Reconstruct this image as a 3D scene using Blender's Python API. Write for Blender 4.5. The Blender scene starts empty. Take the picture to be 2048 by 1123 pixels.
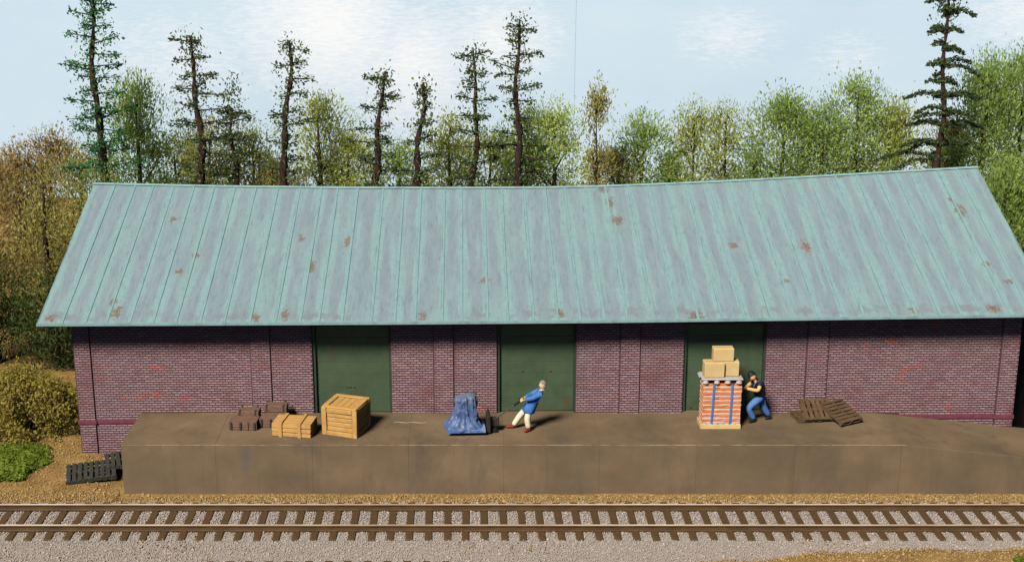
import bpy, bmesh, math, random
import numpy as np
from mathutils import Vector, Matrix, Euler
random.seed(7); np.random.seed(7); R = math.radians
scene = bpy.context.scene
C = scene.collection

# ------------------------------------------------------------------ camera, sky, sun, exposure
cam = bpy.data.cameras.new('camera'); camo = bpy.data.objects.new('camera', cam); C.objects.link(camo)
camo.location = (0, -38, 17.8); camo.rotation_euler = (R(90 - 15.5), 0, 0)
cam.sensor_width = 36; cam.lens = 2800 / 2048 * 36; cam.shift_x = 94 / 2048
cam.clip_end = 1000; scene.camera = camo
SUN_EL, SUN_AZ = 43.5, 31.0
w = bpy.data.worlds.new('World'); scene.world = w; w.use_nodes = True
wn = w.node_tree.nodes; wl = w.node_tree.links
sky = wn.new('ShaderNodeTexSky'); sky.sky_type = 'NISHITA'; sky.sun_disc = False; sky.air_density = .45; sky.dust_density = .2; sky.ozone_density = 1.0
sky.sun_elevation = R(SUN_EL); sky.sun_rotation = R(180 + SUN_AZ)
wl.new(sky.outputs[0], wn['Background'].inputs[0]); wn['Background'].inputs[1].default_value = 0.05
sl = bpy.data.lights.new('sun', 'SUN'); sl.energy = 5.0; sl.angle = R(14.0); sl.color = (1, 0.96, 0.90)
so = bpy.data.objects.new('sun', sl); C.objects.link(so)
d = Vector((math.sin(R(SUN_AZ)) * math.cos(R(SUN_EL)), math.cos(R(SUN_AZ)) * math.cos(R(SUN_EL)), -math.sin(R(SUN_EL))))
so.rotation_euler = d.to_track_quat('-Z', 'Y').to_euler(); so.location = (-30, -40, 40)
scene.cycles.diffuse_bounces = 0; scene.cycles.max_bounces = 4
vs = scene.view_settings; vs.view_transform = 'Standard'; vs.look = 'None'; vs.exposure = 0.12; vs.gamma = 1; vs.use_curve_mapping = False

# ------------------------------------------------------------------ helpers
def S(r, g, b, k=1.0):
    def f(c):
        c = c / 255.0
        return (c / 12.92 if c < .04045 else ((c + .055) / 1.055) ** 2.4) * k
    return (f(r), f(g), f(b), 1)

class MB:
    """collects geometry; build() links it as ONE mesh object"""
    def __init__(s): s.v = []; s.f = []; s.t = []
    def box(s, x0, x1, y0, y1, z0, z1, tone=.5, m=None):
        p = [(x0,y0,z0),(x1,y0,z0),(x1,y1,z0),(x0,y1,z0),(x0,y0,z1),(x1,y0,z1),(x1,y1,z1),(x0,y1,z1)]
        if m is not None: p = [tuple(m @ Vector(q)) for q in p]
        n = len(s.v); s.v += p
        fs = [(0,3,2,1),(4,5,6,7),(0,1,5,4),(1,2,6,5),(2,3,7,6),(3,0,4,7)]
        s.f += [tuple(n + i for i in q) for q in fs]; s.t += [tone] * 6; return s
    def tube(s, pts, rad, n=8, tone=.5, cap=True):
        pts = [Vector(p) for p in pts]; m = len(pts)
        if not hasattr(rad, '__len__'): rad = [rad] * m
        base = len(s.v); up = Vector((0.13, 0.2, 1))
        for i, p in enumerate(pts):
            t = (pts[min(i+1, m-1)] - pts[max(i-1, 0)]).normalized()
            a = t.cross(up)
            if a.length < .05: a = t.cross(Vector((1, .1, 0)))
            a.normalize(); b = t.cross(a)
            for k in range(n):
                an = 2 * math.pi * k / n
                s.v.append(tuple(p + (a * math.cos(an) + b * math.sin(an)) * rad[i]))
        for i in range(m - 1):
            for k in range(n):
                k2 = (k + 1) % n
                s.f.append((base+i*n+k, base+i*n+k2, base+(i+1)*n+k2, base+(i+1)*n+k)); s.t.append(tone)
        if cap:
            s.f.append(tuple(base + k for k in range(n))[::-1]); s.f.append(tuple(base+(m-1)*n+k for k in range(n))); s.t += [tone] * 2
        return s
    def poly(s, pts, faces, tone=.5):
        n = len(s.v); s.v += [tuple(p) for p in pts]; s.f += [tuple(n + i for i in q) for q in faces]; s.t += [tone] * len(faces); return s
    def mesh(s, name, bevel=0, smooth=False, seg=1, recalc=True):
        me = bpy.data.meshes.new(name); me.from_pydata(s.v, [], s.f)
        at = me.attributes.new('tone', 'FLOAT', 'FACE'); at.data.foreach_set('value', s.t)
        if bevel or recalc:
            bm = bmesh.new(); bm.from_mesh(me)
            if recalc: bmesh.ops.recalc_face_normals(bm, faces=bm.faces)
            if bevel: bmesh.ops.bevel(bm, geom=bm.edges[:], offset=bevel, segments=seg, affect='EDGES', profile=.6)
            bm.to_mesh(me); bm.free()
        if smooth: me.polygons.foreach_set('use_smooth', [True] * len(me.polygons))
        me.update(); return me
    def build(s, name, mat, parent=None, loc=None, **k): return obj(name, s.mesh(name, **k), mat, parent, loc)

def obj(name, me, mat, parent=None, loc=None, rot=None):
    o = bpy.data.objects.new(name, me); C.objects.link(o)
    if mat is not None and not len(me.materials): me.materials.append(mat)
    if parent is not None: o.parent = parent
    if loc is not None: o.location = loc
    if rot is not None: o.rotation_euler = rot
    return o
def tag(o, label=None, cat=None, group=None, kind=None):
    if label: o['label'] = label
    if cat: o['category'] = cat
    if group: o['group'] = group
    if kind: o['kind'] = kind
    return o
def thing(name, label, cat, loc=(0,0,0), rz=0, group=None, rot=None):
    o = bpy.data.objects.new(name, None); C.objects.link(o); o.location = loc
    o.rotation_euler = rot if rot else (0, 0, rz); o.empty_display_size = .2
    return tag(o, label, cat, group)
def np_mesh(name, V, F, tone=None, smooth=False):
    """V (n,3), F (m,k) -> mesh, fast"""
    me = bpy.data.meshes.new(name); k = F.shape[1]; m = len(F)
    me.vertices.add(len(V)); me.vertices.foreach_set('co', np.ascontiguousarray(V, dtype=np.float32).ravel())
    me.loops.add(m * k); me.loops.foreach_set('vertex_index', np.ascontiguousarray(F, dtype=np.int32).ravel())
    me.polygons.add(m); me.polygons.foreach_set('loop_start', np.arange(0, m*k, k, dtype=np.int32))
    me.update(calc_edges=True)
    if tone is not None:
        at = me.attributes.new('tone', 'FLOAT', 'FACE'); at.data.foreach_set('value', np.ascontiguousarray(tone, dtype=np.float32))
    if smooth: me.polygons.foreach_set('use_smooth', [True] * m)
    me.validate(); return me

# ------------------------------------------------------------------ materials
class NT:
    def __init__(s, name, rough=.8, spec=.2, metal=0):
        s.m = bpy.data.materials.new(name); s.m.use_nodes = True; s.n = s.m.node_tree.nodes; s.l = s.m.node_tree.links
        s.b = s.n['Principled BSDF']; s.b.inputs['Roughness'].default_value = rough
        s.b.inputs['Specular IOR Level'].default_value = spec; s.b.inputs['Metallic'].default_value = metal
    def new(s, t, **k):
        n = s.n.new(t)
        for a, b in k.items(): setattr(n, a, b)
        return n
    def link(s, a, b): s.l.new(a, b)
    def coord(s, kind='Object', scale=(1,1,1), rot=(0,0,0), loc=(0,0,0)):
        tc = s.new('ShaderNodeTexCoord'); mp = s.new('ShaderNodeMapping'); s.link(tc.outputs[kind], mp.inputs[0])
        mp.inputs['Scale'].default_value = scale; mp.inputs['Rotation'].default_value = rot; mp.inputs['Location'].default_value = loc
        return mp.outputs[0]
    def noise(s, co, scale=5, detail=4, rough=.55, dist=0):
        n = s.new('ShaderNodeTexNoise'); s.link(co, n.inputs['Vector']); n.inputs['Scale'].default_value = scale
        n.inputs['Detail'].default_value = detail; n.inputs['Roughness'].default_value = rough; n.inputs['Distortion'].default_value = dist
        return n.outputs['Fac']
    def ramp(s, fac, stops):
        r = s.new('ShaderNodeValToRGB'); s.link(fac, r.inputs[0]); e = r.color_ramp.elements
        e[0].position, e[0].color = stops[0]; e[1].position, e[1].color = stops[-1]
        for p, c in stops[1:-1]:
            x = e.new(p); x.color = c
        return r.outputs[0]
    def mask(s, fac, a, b): return s.ramp(fac, [(a, (0,0,0,1)), (b, (1,1,1,1))])
    def mix(s, fac, a, b, mode='MIX'):
        m = s.new('ShaderNodeMix', data_type='RGBA', blend_type=mode)
        for sock, val in ((m.inputs['Factor'], fac), (m.inputs[6], a), (m.inputs[7], b)):
            if hasattr(val, 'is_linked'): s.link(val, sock)
            else: sock.default_value = val
        return m.outputs[2]
    def math(s, op, a, b=None, c=None):
        m = s.new('ShaderNodeMath', operation=op)
        for i, v in enumerate((a, b, c)):
            if v is None: continue
            if hasattr(v, 'is_linked'): s.link(v, m.inputs[i])
            else: m.inputs[i].default_value = v
        return m.outputs[0]
    def attr(s, name): 
        a = s.new('ShaderNodeAttribute'); a.attribute_name = name; return a.outputs['Fac']
    def bump(s, h, strength=.4, dist=.02):
        b = s.new('ShaderNodeBump'); s.link(h, b.inputs['Height']); b.inputs['Strength'].default_value = strength; b.inputs['Distance'].default_value = dist
        s.link(b.outputs[0], s.b.inputs['Normal'])
    def color(s, c): s.link(c, s.b.inputs['Base Color'])

def plain(name, c1, c2=None, scale=6, rough=.75, spec=.25, bump=.25, bscale=None, dirt=None, dirt_amt=.5, stretch=(1,1,1)):
    """two-tone noise paint with optional dirt blotches"""
    t = NT(name, rough, spec); co = t.coord('Object', stretch)
    n = t.noise(co, scale, 6, .65); col = t.ramp(n, [(.3, c1), (.7, c2 or c1)])
    if dirt: col = t.mix(t.mask(t.noise(co, scale * .45, 5, .7), .5, .5 + .5 * (1 - dirt_amt) + .08), col, dirt)
    t.color(col)
    if bump: t.bump(t.noise(co, bscale or scale * 6, 4, .6), bump, .01)
    return t.m
def toned(name, stops, rough=.85, spec=.1, nscale=0, nmix=.3, dark=None):
    """colour from the per-face tone attribute"""
    t = NT(name, rough, spec); col = t.ramp(t.attr('tone'), stops)
    if nscale:
        n = t.noise(t.coord('Object'), nscale, 5, .7); col = t.mix(t.math('MULTIPLY', n, nmix), col, dark or (0.02,.02,.02,1))
    t.color(col); return t.m

M = {}
# weathered mint roof paint
def roof_material():
    t = NT('mint_roof_paint', .55, .3); co = t.coord('Object'); pu = t.attr('pu')
    edge = t.math('ABSOLUTE', t.math('SUBTRACT', pu, .5))                       # 0 mid panel .. .5 at the seam
    streak = t.noise(t.coord('Object', (3.2, .2, .2)), 1.5, 5, .6, .3)
    patch = t.noise(t.coord('Object', (.9, .16, .16)), 1.1, 4, .6)
    e2 = t.math('ADD', edge, t.math('MULTIPLY', t.math('SUBTRACT', streak, .5), 1.5))
    g = t.math('MULTIPLY', t.ramp(e2, [(.16, (1,1,1,1)), (.42, (0,0,0,1))]), t.mask(patch, .22, .5))
    mint = t.ramp(t.noise(co, 9, 5, .7), [(.3, S(126,154,151,.96)), (.7, S(141,169,165,.96))])
    grey = t.ramp(t.noise(t.coord('Object', (2, .35, .35)), 2.2, 6, .7), [(.3, S(118,131,137,.95)), (.7, S(138,149,153,.95))])
    col = t.mix(t.math('MULTIPLY', g, .82), mint, grey)
    ln_ = t.math('MULTIPLY', t.math('GREATER_THAN', edge, .44), t.mask(t.noise(t.coord('Object', (3, .5, .5)), 2.0, 5, .7), .42, .62))
    col = t.mix(t.math('MULTIPLY', ln_, .75), col, S(84,98,100))
    fine = t.noise(t.coord('Object', (7, .9, .9)), 2.2, 5, .7)
    col = t.mix(t.math('MULTIPLY', t.mask(fine, .55, .72), .6), col, S(88,102,110))
    # curled tide marks along the eave where rain stands
    sep = t.new('ShaderNodeSeparateXYZ'); t.link(co, sep.inputs[0])
    ylow = t.ramp(t.math('ADD', sep.outputs['Y'], t.math('MULTIPLY', t.noise(t.coord('Object', (2.6, 1.6, 1)), 1.7, 4, .6), 1.0)), [(0, (0,0,0,1)), (1, (0,0,0,1))])
    yy = t.math('ADD', sep.outputs['Y'], t.math('MULTIPLY', t.noise(t.coord('Object', (2.4, 1, 1)), 1.4, 4, .6), 1.1))
    tide = t.math('MULTIPLY', t.math('LESS_THAN', yy, 4.6), t.math('GREATER_THAN', yy, 4.25))
    tide = t.math('MULTIPLY', tide, t.mask(t.noise(t.coord('Object', (1.4, 1, 1), loc=(3,2,0)), 1.3, 3), .44, .6))
    col = t.mix(t.math('MULTIPLY', tide, .62), col, S(120,122,126))
    # rust blooms at the places where the paint has gone
    wob = t.noise(t.coord('Object', (1.2, .8, .8)), 7.5, 7, .8)
    acc = None
    for (x, y, r, st) in RUST:
        v = t.new('ShaderNodeVectorMath', operation='SUBTRACT'); t.link(co, v.inputs[0]); v.inputs[1].default_value = (x, y, 0)
        v2 = t.new('ShaderNodeVectorMath', operation='MULTIPLY'); t.link(v.outputs[0], v2.inputs[0]); v2.inputs[1].default_value = (1 / (.95*r), 1 / (1.25*r * st), 0)
        ln = t.new('ShaderNodeVectorMath', operation='LENGTH'); t.link(v2.outputs[0], ln.inputs[0])
        q = t.math('SUBTRACT', 1, ln.outputs['Value']); acc = q if acc is None else t.math('MAXIMUM', acc, q)
    rm = t.ramp(t.math('ADD', acc, t.math('MULTIPLY', t.math('SUBTRACT', wob, .55), 3.6)), [(.3, (0,0,0,1)), (.42, (1,1,1,1))])
    rm = t.math('MULTIPLY', rm, t.math('GREATER_THAN', acc, 0))
    rust = t.ramp(t.noise(co, 9, 5, .7), [(.3, S(88,62,46)), (.55, S(124,90,64)), (.75, S(160,140,104))])
    col = t.mix(t.math('MULTIPLY', rm, .72), col, rust)
    # tiny chips
    ch = t.mask(t.noise(co, 13, 3, .8), .735, .76); col = t.mix(t.math('MULTIPLY', ch, .6), col, S(92,92,88))
    t.color(col); t.bump(t.noise(t.coord('Object', (4, 1, 1)), 3.5, 5, .7), .22, .03)
    return t.m
RUST = [(-10.9,4.1,.30,1.5),(-11.1,4.6,.22,1.2),(-8.9,7.1,.28,.9),(-9.3,6.2,.22,.7),(-10.0,9.2,.3,.7),(-5.6,3.9,.26,1.8),(-6.5,3.75,.30,1.0),(-5.5,8.1,.22,1.4),
        (-3.9,7.9,.28,1.6),(-5.0,6.5,.26,2.0),(-12.9,3.8,.32,.8),(-1.3,3.8,.24,1.2),(.7,5.7,.3,1.0),(3.0,3.9,.30,1.0),(5.0,11.1,.34,1.0),(5.15,10.2,.30,1.9),(5.3,9.1,.34,1.2),
        (7.2,3.7,.45,.8),(9.0,7.4,.3,.7),(11.4,7.2,.28,1.9),(10.4,5.4,.18,1.2),(17.0,8.9,.30,2.2),(16.9,9.5,.28,.6),(16.5,3.8,.35,.8),(14.0,3.8,.3,.8),(17.4,5.1,.3,.7),(17.0,6.0,.3,.7),(13.4,11.2,.3,.5)]
M['roof'] = roof_material()
M['seam'] = plain('mint_seam_paint', S(124,156,155,.95), S(138,170,168,.95), 9, .55, .3, .2, dirt=S(104,124,126), dirt_amt=.45, stretch=(2,.5,.5))
M['fascia'] = plain('mint_eave_edge', S(126,158,156,.95), S(142,174,170,.95), 5, .55, .3, .15, dirt=S(84,92,88), dirt_amt=.3)

def brick_material():
    t = NT('maroon_brick', .85, .15); co = t.coord('Object')
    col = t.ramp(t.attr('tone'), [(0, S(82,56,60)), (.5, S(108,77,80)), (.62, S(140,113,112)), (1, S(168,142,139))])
    col = t.mix(t.math('MULTIPLY', t.mask(t.noise(co, .55, 4, .6), .4, .7), .45), col, S(124,100,102))       # dusty wash
    col = t.mix(t.math('MULTIPLY', t.mask(t.noise(t.coord('Object', loc=(4,1,7)), .8, 4, .6), .52, .72), .55), col, S(112,56,62))   # redder paint
    o = t.noise(t.coord('Object', (.75, 1, 1.25), loc=(2.3,0,1.7)), 1.5, 4, .68)
    col = t.mix(t.math('MULTIPLY', t.mask(o, .615, .70), .66), col, S(178,84,56))                            # bare orange brick
    col = t.mix(t.math('MULTIPLY', t.mask(t.noise(t.coord('Object', loc=(9,3,2)), 1.1, 4, .6), .66, .74), .7), col, S(110,68,44))
    t.color(col); t.bump(t.noise(co, 40, 3), .3, .004); return t.m
M['brick'] = brick_material()
t = NT('pale_mortar', .9, .1); co = t.coord('Object')
col = t.ramp(t.noise(co, 1.2, 5, .65), [(.3, S(78,55,58)), (.7, S(98,72,74))])
o = t.noise(t.coord('Object', (.75, 1, 1.25), loc=(2.3,0,1.7)), 1.5, 4, .68)
t.color(t.mix(t.math('MULTIPLY', t.mask(o, .615, .70), .45), col, S(130,64,46))); M['mortar'] = t.m
M['jamb'] = plain('brick_return', S(92,62,72), S(112,78,86), 12, .85, .15, .3, stretch=(1,1,3))
M['band'] = plain('maroon_band', S(104,52,66), S(124,66,80), 6, .8, .15, .3)
def door_mat():
    t = NT('green_door_paint', .6, .3); co = t.coord('Object')
    col = t.ramp(t.noise(co, 2.2, 6, .65), [(.3, S(64,80,57)), (.7, S(74,91,65))])
    col = t.mix(t.math('MULTIPLY', t.mask(t.noise(co, 1.0, 5, .7), .5, .75), .5), col, S(54,66,50))
    col = t.mix(t.math('MULTIPLY', t.mask(t.noise(t.coord('Object', (3, 1, .5)), 3.0, 5, .75), .62, .76), .35), col, S(92,100,78))
    acc = None
    for (x, z, rx, rz) in [(-4.22,3.75,.10,.62),(-3.3,2.15,.09,.28),(2.4,1.72,.22,.10),(3.3,1.9,.16,.30),(7.3,1.66,.14,.07),(8.9,2.95,.18,.12)]:
        v = t.new('ShaderNodeVectorMath', operation='SUBTRACT'); t.link(co, v.inputs[0]); v.inputs[1].default_value = (x, 0, z)
        v2 = t.new('ShaderNodeVectorMath', operation='MULTIPLY'); t.link(v.outputs[0], v2.inputs[0]); v2.inputs[1].default_value = (1/rx, 0, 1/rz)
        ln = t.new('ShaderNodeVectorMath', operation='LENGTH'); t.link(v2.outputs[0], ln.inputs[0]); q = t.math('SUBTRACT', 1, ln.outputs['Value']); acc = q if acc is None else t.math('MAXIMUM', acc, q)
    m = t.math('MULTIPLY', t.mask(t.math('ADD', acc, t.math('MULTIPLY', t.math('SUBTRACT', t.noise(co, 8, 5, .7), .5), 1.6)), .2, .7), t.math('GREATER_THAN', acc, 0))
    t.color(t.mix(t.math('MULTIPLY', m, .6), col, S(98,66,42))); t.bump(t.noise(co, 13, 4, .6), .12, .01); return t.m
M['door'] = door_mat()
M['doorframe'] = plain('dark_green_frame', S(44,62,46), S(54,72,54), 3, .6, .3, .15)
M['rustmark'] = plain('rust_mark', S(112,70,44), S(92,60,40), 12, .9, .1)
M['soffit_board'] = plain('soffit_wood', S(70,62,54), S(84,74,64), 3, .9, .1)  # even brown wood of the deck below the roof sheets
def concrete():
    t = NT('brown_concrete', .8, .2); co = t.coord('Object')
    col = t.ramp(t.noise(co, .5, 6, .62), [(.28, S(99,84,64)), (.5, S(116,97,73)), (.72, S(132,111,85))])
    col = t.mix(t.math('MULTIPLY', t.mask(t.noise(t.coord('Object', (1,1,.35), loc=(5,2,1)), .9, 5, .65, .4), .54, .74), .6), col, S(86,76,66))
    col = t.mix(t.math('MULTIPLY', t.mask(t.noise(t.coord('Object', loc=(1,7,3)), 1.6, 5, .7), .6, .78), .45), col, S(134,106,68))
    col = t.mix(t.math('MULTIPLY', t.mask(t.noise(co, 38, 3, .8), .62, .75), .25), col, S(150,132,108))
    v = t.new('ShaderNodeVectorMath', operation='SUBTRACT'); t.link(co, v.inputs[0]); v.inputs[1].default_value = (-6.72, 1.75, 1.25)
    v2 = t.new('ShaderNodeVectorMath', operation='MULTIPLY'); t.link(v.outputs[0], v2.inputs[0]); v2.inputs[1].default_value = (4.6, 9, 1.15)
    ln = t.new('ShaderNodeVectorMath', operation='LENGTH'); t.link(v2.outputs[0], ln.inputs[0])
    q = t.math('ADD', t.math('SUBTRACT', 1, ln.outputs['Value']), t.math('MULTIPLY', t.math('SUBTRACT', t.noise(co, 3.5, 4), .5), .9))
    col = t.mix(t.math('MULTIPLY', t.mask(q, .0, .8), .5), col, S(88,86,88))
    dr = t.noise(t.coord('Object', (2.2, 1, .12)), 1.3, 5, .7); col = t.mix(t.math('MULTIPLY', t.mask(dr, .56, .72), .4), col, S(92,78,62))
    sep = t.new('ShaderNodeSeparateXYZ'); t.link(co, sep.inputs[0])
    wear = t.math('MULTIPLY', t.math('GREATER_THAN', sep.outputs['Z'], 1.582), t.math('LESS_THAN', sep.outputs['Y'], 1.775))
    wear = t.math('MULTIPLY', wear, t.mask(t.noise(t.coord('Object', (1.2,1,1)), 1.5, 5, .75), .38, .6)); col = t.mix(t.math('MULTIPLY', wear, .6), col, S(182,162,134))
    t.color(col); t.bump(t.noise(co, 30, 4, .7), .25, .008); return t.m
M['concrete'] = concrete()
M['stain'] = plain('grey_blue_stain', S(92,88,88), S(104,96,90), 5, .8, .2)
t = NT('brown_rail_steel', .42, .5); co = t.coord('Object', (.3,1,1))
t.color(t.ramp(t.noise(co, 6, 4), [(.3, S(78,57,38)), (.7, S(102,76,50))])); M['rail'] = t.m
t = NT('rail_head_highlight', .3, .5, .9); t.color(t.ramp(t.noise(t.coord('Object', (.15,1,1)), 2, 3), [(.35, S(206,168,124)), (.65, S(255,230,188))])); M['railtop'] = t.m; t.b.inputs['Metallic'].default_value = .25  # rail head steel, its highlight painted in as pale tan
M['tie'] = plain('brown_plastic_tie', S(78,58,36), S(98,74,46), 5, .7, .25, .25, dirt=S(70,52,36), dirt_amt=.4)
M['ballast_bed'] = plain('ballast_bed', S(146,134,122), S(168,155,143), 26, .95, .05, .8, 40)
M['ballast'] = toned('grey_ballast', [(0, S(150,136,122)), (.4, S(172,157,143)), (.8, S(184,170,156)), (1, S(204,193,180))], .9)
def ground_mat():
    t = NT('tan_ground', .95, .05); co = t.coord('Object')
    col = t.ramp(t.noise(co, 1.3, 7, .7), [(.25, S(112,84,48)), (.5, S(150,118,70)), (.75, S(176,142,90))])
    col = t.mix(t.mask(t.noise(co, 9, 5, .75), .56, .7), col, S(108,82,46)); t.color(col); t.bump(t.noise(co, 14, 5, .75), .9, .04); return t.m
M['ground'] = ground_mat()
M['grit'] = toned('golden_grit', [(0, S(104,80,48)), (.35, S(148,118,70)), (.7, S(176,144,92)), (.93, S(188,160,112)), (1, S(214,196,160))], .9)
def sky_mat():
    t = NT('painted_sky', .8, .08); tc = t.new('ShaderNodeTexCoord'); co = tc.outputs['Object']
    brush = t.noise(t.coord('Object', (.5, 1, 2.2), rot=(0, R(18), 0)), 2.6, 7, .72, .6)
    blue = t.ramp(t.noise(t.coord('Object', (.6,1,1)), .12, 4), [(.3, S(190,211,225)), (.7, S(204,221,231))])
    acc = None
    for (x, z, rx, rz, a) in [(-8.0,10.4,7.5,6.5,.95),(-3,8.0,5.5,6,.8),(2,9.5,5,4,.75),(-17,8,9,5,.42),(15.5,9.6,5,2.6,.42),(22.5,8.6,4.2,2.4,.34),(33,11,6,3,.6),(-36,11,8,4,.7),(12,17,9,3,.8),(-20,19,10,3,.8),(40,20,12,4,.8),(-50,24,12,4,.8),(60,14,8,3,.8),(-62,12,9,3,.8)]:
        v = t.new('ShaderNodeVectorMath', operation='SUBTRACT'); t.link(co, v.inputs[0]); v.inputs[1].default_value = (x, 0, z)
        v2 = t.new('ShaderNodeVectorMath', operation='MULTIPLY'); t.link(v.outputs[0], v2.inputs[0]); v2.inputs[1].default_value = (1/rx, 0, 1/rz)
        ln = t.new('ShaderNodeVectorMath', operation='LENGTH'); t.link(v2.outputs[0], ln.inputs[0])
        q = t.math('MULTIPLY', t.math('SUBTRACT', 1, ln.outputs['Value']), a); acc = q if acc is None else t.math('MAXIMUM', acc, q)
    m = t.mask(t.math('ADD', acc, t.math('MULTIPLY', t.math('SUBTRACT', brush, .5), 1.5)), .10, .85)
    m = t.math('MULTIPLY', m, t.mask(acc, 0, .2))
    col = t.mix(t.math('MULTIPLY', m, .9), blue, S(240,240,240)); t.color(col); return t.m
M['sky'] = sky_mat()
M['sky_fold'] = plain('painted_sky_fold', S(186,208,224), S(196,217,230), 3, .7, .1, 0)
M['crate'] = plain('ochre_crate_wood', S(186,138,76), S(206,160,94), 4, .75, .2, .5, 30, dirt=S(156,114,62), dirt_amt=.5)
M['crate_light'] = plain('worn_crate_edge', S(206,166,104), S(190,146,80), 6, .75, .2, .4, 30)
M['trunk_wood'] = plain('brown_box_wood', S(102,78,62), S(126,98,78), 6, .75, .2, .4)
M['iron'] = plain('dark_iron', S(52,46,42), S(66,58,52), 8, .6, .4, .2)
M['black_metal'] = plain('black_jack_paint', S(40,36,30), S(56,50,42), 6, .5, .4, .15, dirt=S(78,66,50), dirt_amt=.4)
M['rubber'] = plain('black_rubber', S(24,22,20), S(32,30,28), 8, .7, .3)
def tarp_mat():
    t = NT('blue_tarp', .42, .4); co = t.coord('Object'); sep = t.new('ShaderNodeSeparateXYZ'); t.link(co, sep.inputs[0])
    n = t.noise(co, 3.2, 6, .7, .4)
    col = t.ramp(t.noise(co, 2, 4), [(.3, S(66,84,120)), (.7, S(96,116,152))])
    g = t.mask(t.math('ADD', t.math('MULTIPLY', sep.outputs['Z'], .42), n), .80, .95)
    col = t.mix(t.math('MULTIPLY', g, .9), col, S(104,112,118))
    col = t.mix(t.math('MULTIPLY', t.mask(t.noise(t.coord('Object', loc=(3,1,2)), 6, 5, .7), .62, .68), .75), col, S(122,128,132))
    col = t.mix(t.mask(t.noise(t.coord('Object', (1,1,.5), loc=(7,4,2)), 7, 4, .7), .70, .73), col, S(222,224,224))
    t.color(col); return t.m
M['tarp'] = tarp_mat()
M['blue_board'] = plain('blue_pallet', S(70,100,158), S(92,122,180), 5, .6, .3, .2, dirt=S(208,210,210), dirt_amt=.12)
M['pallet_cream'] = plain('cream_pallet_wood', S(212,176,112), S(226,192,132), 5, .7, .2, .2)
M['pallet_brown'] = plain('weathered_pallet_wood', S(80,62,44), S(106,84,60), 5, .85, .15, .5, 30)
M['pallet_dark'] = plain('tarred_pallet_wood', S(50,48,44), S(72,70,64), 7, .8, .2, .5, 30, dirt=S(40,38,36), dirt_amt=.4)
M['carton'] = plain('tan_carton', S(204,172,114), S(218,187,130), 2.5, .75, .2, .12)
M['carton_tape'] = plain('carton_tape', S(190,158,102), S(200,168,112), 3, .5, .3, 0)
M['slip_white'] = plain('grey_white_plastic', S(176,168,158), S(200,192,182), 6, .6, .3, .3, dirt=S(150,140,128), dirt_amt=.3)
M['sack_orange'] = plain('orange_sack', S(222,104,36), S(238,124,52), 5, .65, .25, .3, dirt=S(206,180,156), dirt_amt=.12)
M['sack_grey'] = plain('grey_sack', S(186,176,162), S(206,196,182), 6, .65, .25, .3, dirt=S(140,130,120), dirt_amt=.25)
M['strap'] = plain('blue_strap', S(70,106,166), S(86,122,182), 8, .5, .3, 0)
M['skin'] = plain('painted_skin', S(222,166,100), S(232,180,116), 6, .55, .3, 0)
M['skin_pale'] = plain('painted_pale_skin', S(224,184,124), S(234,196,138), 6, .55, .3, 0)
M['hair_grey'] = plain('grey_hair', S(122,116,104), S(146,138,124), 14, .8, .1, .5)
M['coat'] = plain('blue_coat_cloth', S(50,96,152), S(70,118,176), 4, .7, .2, .4, 14, dirt=S(120,152,188), dirt_amt=.2)
M['collar'] = plain('white_collar', S(220,216,206), None, 5, .7, .2, 0)
M['trousers_cream'] = plain('cream_trousers', S(222,208,172), S(234,222,190), 4, .7, .2, .3, 14)
M['shoe_red'] = plain('red_brown_shoe', S(116,42,30), S(136,54,38), 6, .45, .4, 0)
M['shirt_black'] = plain('black_vest', S(22,22,26), S(34,33,38), 5, .65, .3, .3, 16)
M['jeans'] = plain('blue_denim', S(68,106,158), S(90,128,178), 4, .7, .2, .4, 14)
M['shoe_black'] = plain('black_shoe', S(22,20,20), S(34,32,32), 6, .45, .4, 0)
M['cap_black'] = plain('black_cap', S(20,20,22), S(32,31,32), 8, .6, .3, 0)
M['eye'] = plain('dark_eye', S(40,28,22), None, 5, .4, .4, 0)
M['bark'] = plain('dark_bark', S(46,33,27), S(74,54,45), 6, .9, .1, .6, 14, stretch=(1,1,.4))
M['shade_board'] = plain('shade_black_boards', S(20,17,16), S(34,28,26), 3, .85, .1, .4, 20)  # near-black colour stands in for the shade over the shed
M['thread'] = plain('white_thread', S(190,180,164), None, 5, .7, .2, 0)

# ------------------------------------------------------------------ the setting: ground, sky board
def axis(lo, hi, dlo, dhi, step, far):
    a = list(np.arange(dlo, dhi + 1e-6, step)); x = dlo; s = step
    while x > lo: s *= 1.5; x -= s; a.insert(0, max(x, lo))
    x = dhi; s = step
    while x < hi: s *= 1.5; x += s; a.append(min(x, hi))
    return np.array(sorted(set(np.round(a, 3))))
from mathutils import noise as mnoise
def ground_h(x, y):
    h = .05 * mnoise.noise(Vector((x * .5, y * .5, 0)))
    h += .03 * mnoise.noise(Vector((x * 2.1, y * 2.1, 3)))
    k = min(1, max(0, (-10.6 - x) / 1.5)) * min(1, max(0, (y - 1.0) / 3.0))
    h += .20 * k + .02
    if -10.4 < x < 30 and y > 1.9: h = min(h, .0)
    if 1.15 < y < 1.9 and x > -10.6: h -= .06
    if y < 1.0:
        f = min(1, max(0, (1.0 - y) / .5)); h = h * (1 - f) + .03 * f
    return h
gx = axis(-120, 120, -20, 22, .3, 0); gy = axis(-80, 44, -5, 11, .3, 0)
V = np.array([(x, y, ground_h(x, y)) for y in gy for x in gx]); nx = len(gx)
F = np.array([(j*nx+i, j*nx+i+1, (j+1)*nx+i+1, (j+1)*nx+i) for j in range(len(gy)-1) for i in range(nx-1)])
tag(obj('ground', np_mesh('ground', V, F, smooth=True), M['ground']), kind='structure')
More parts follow.
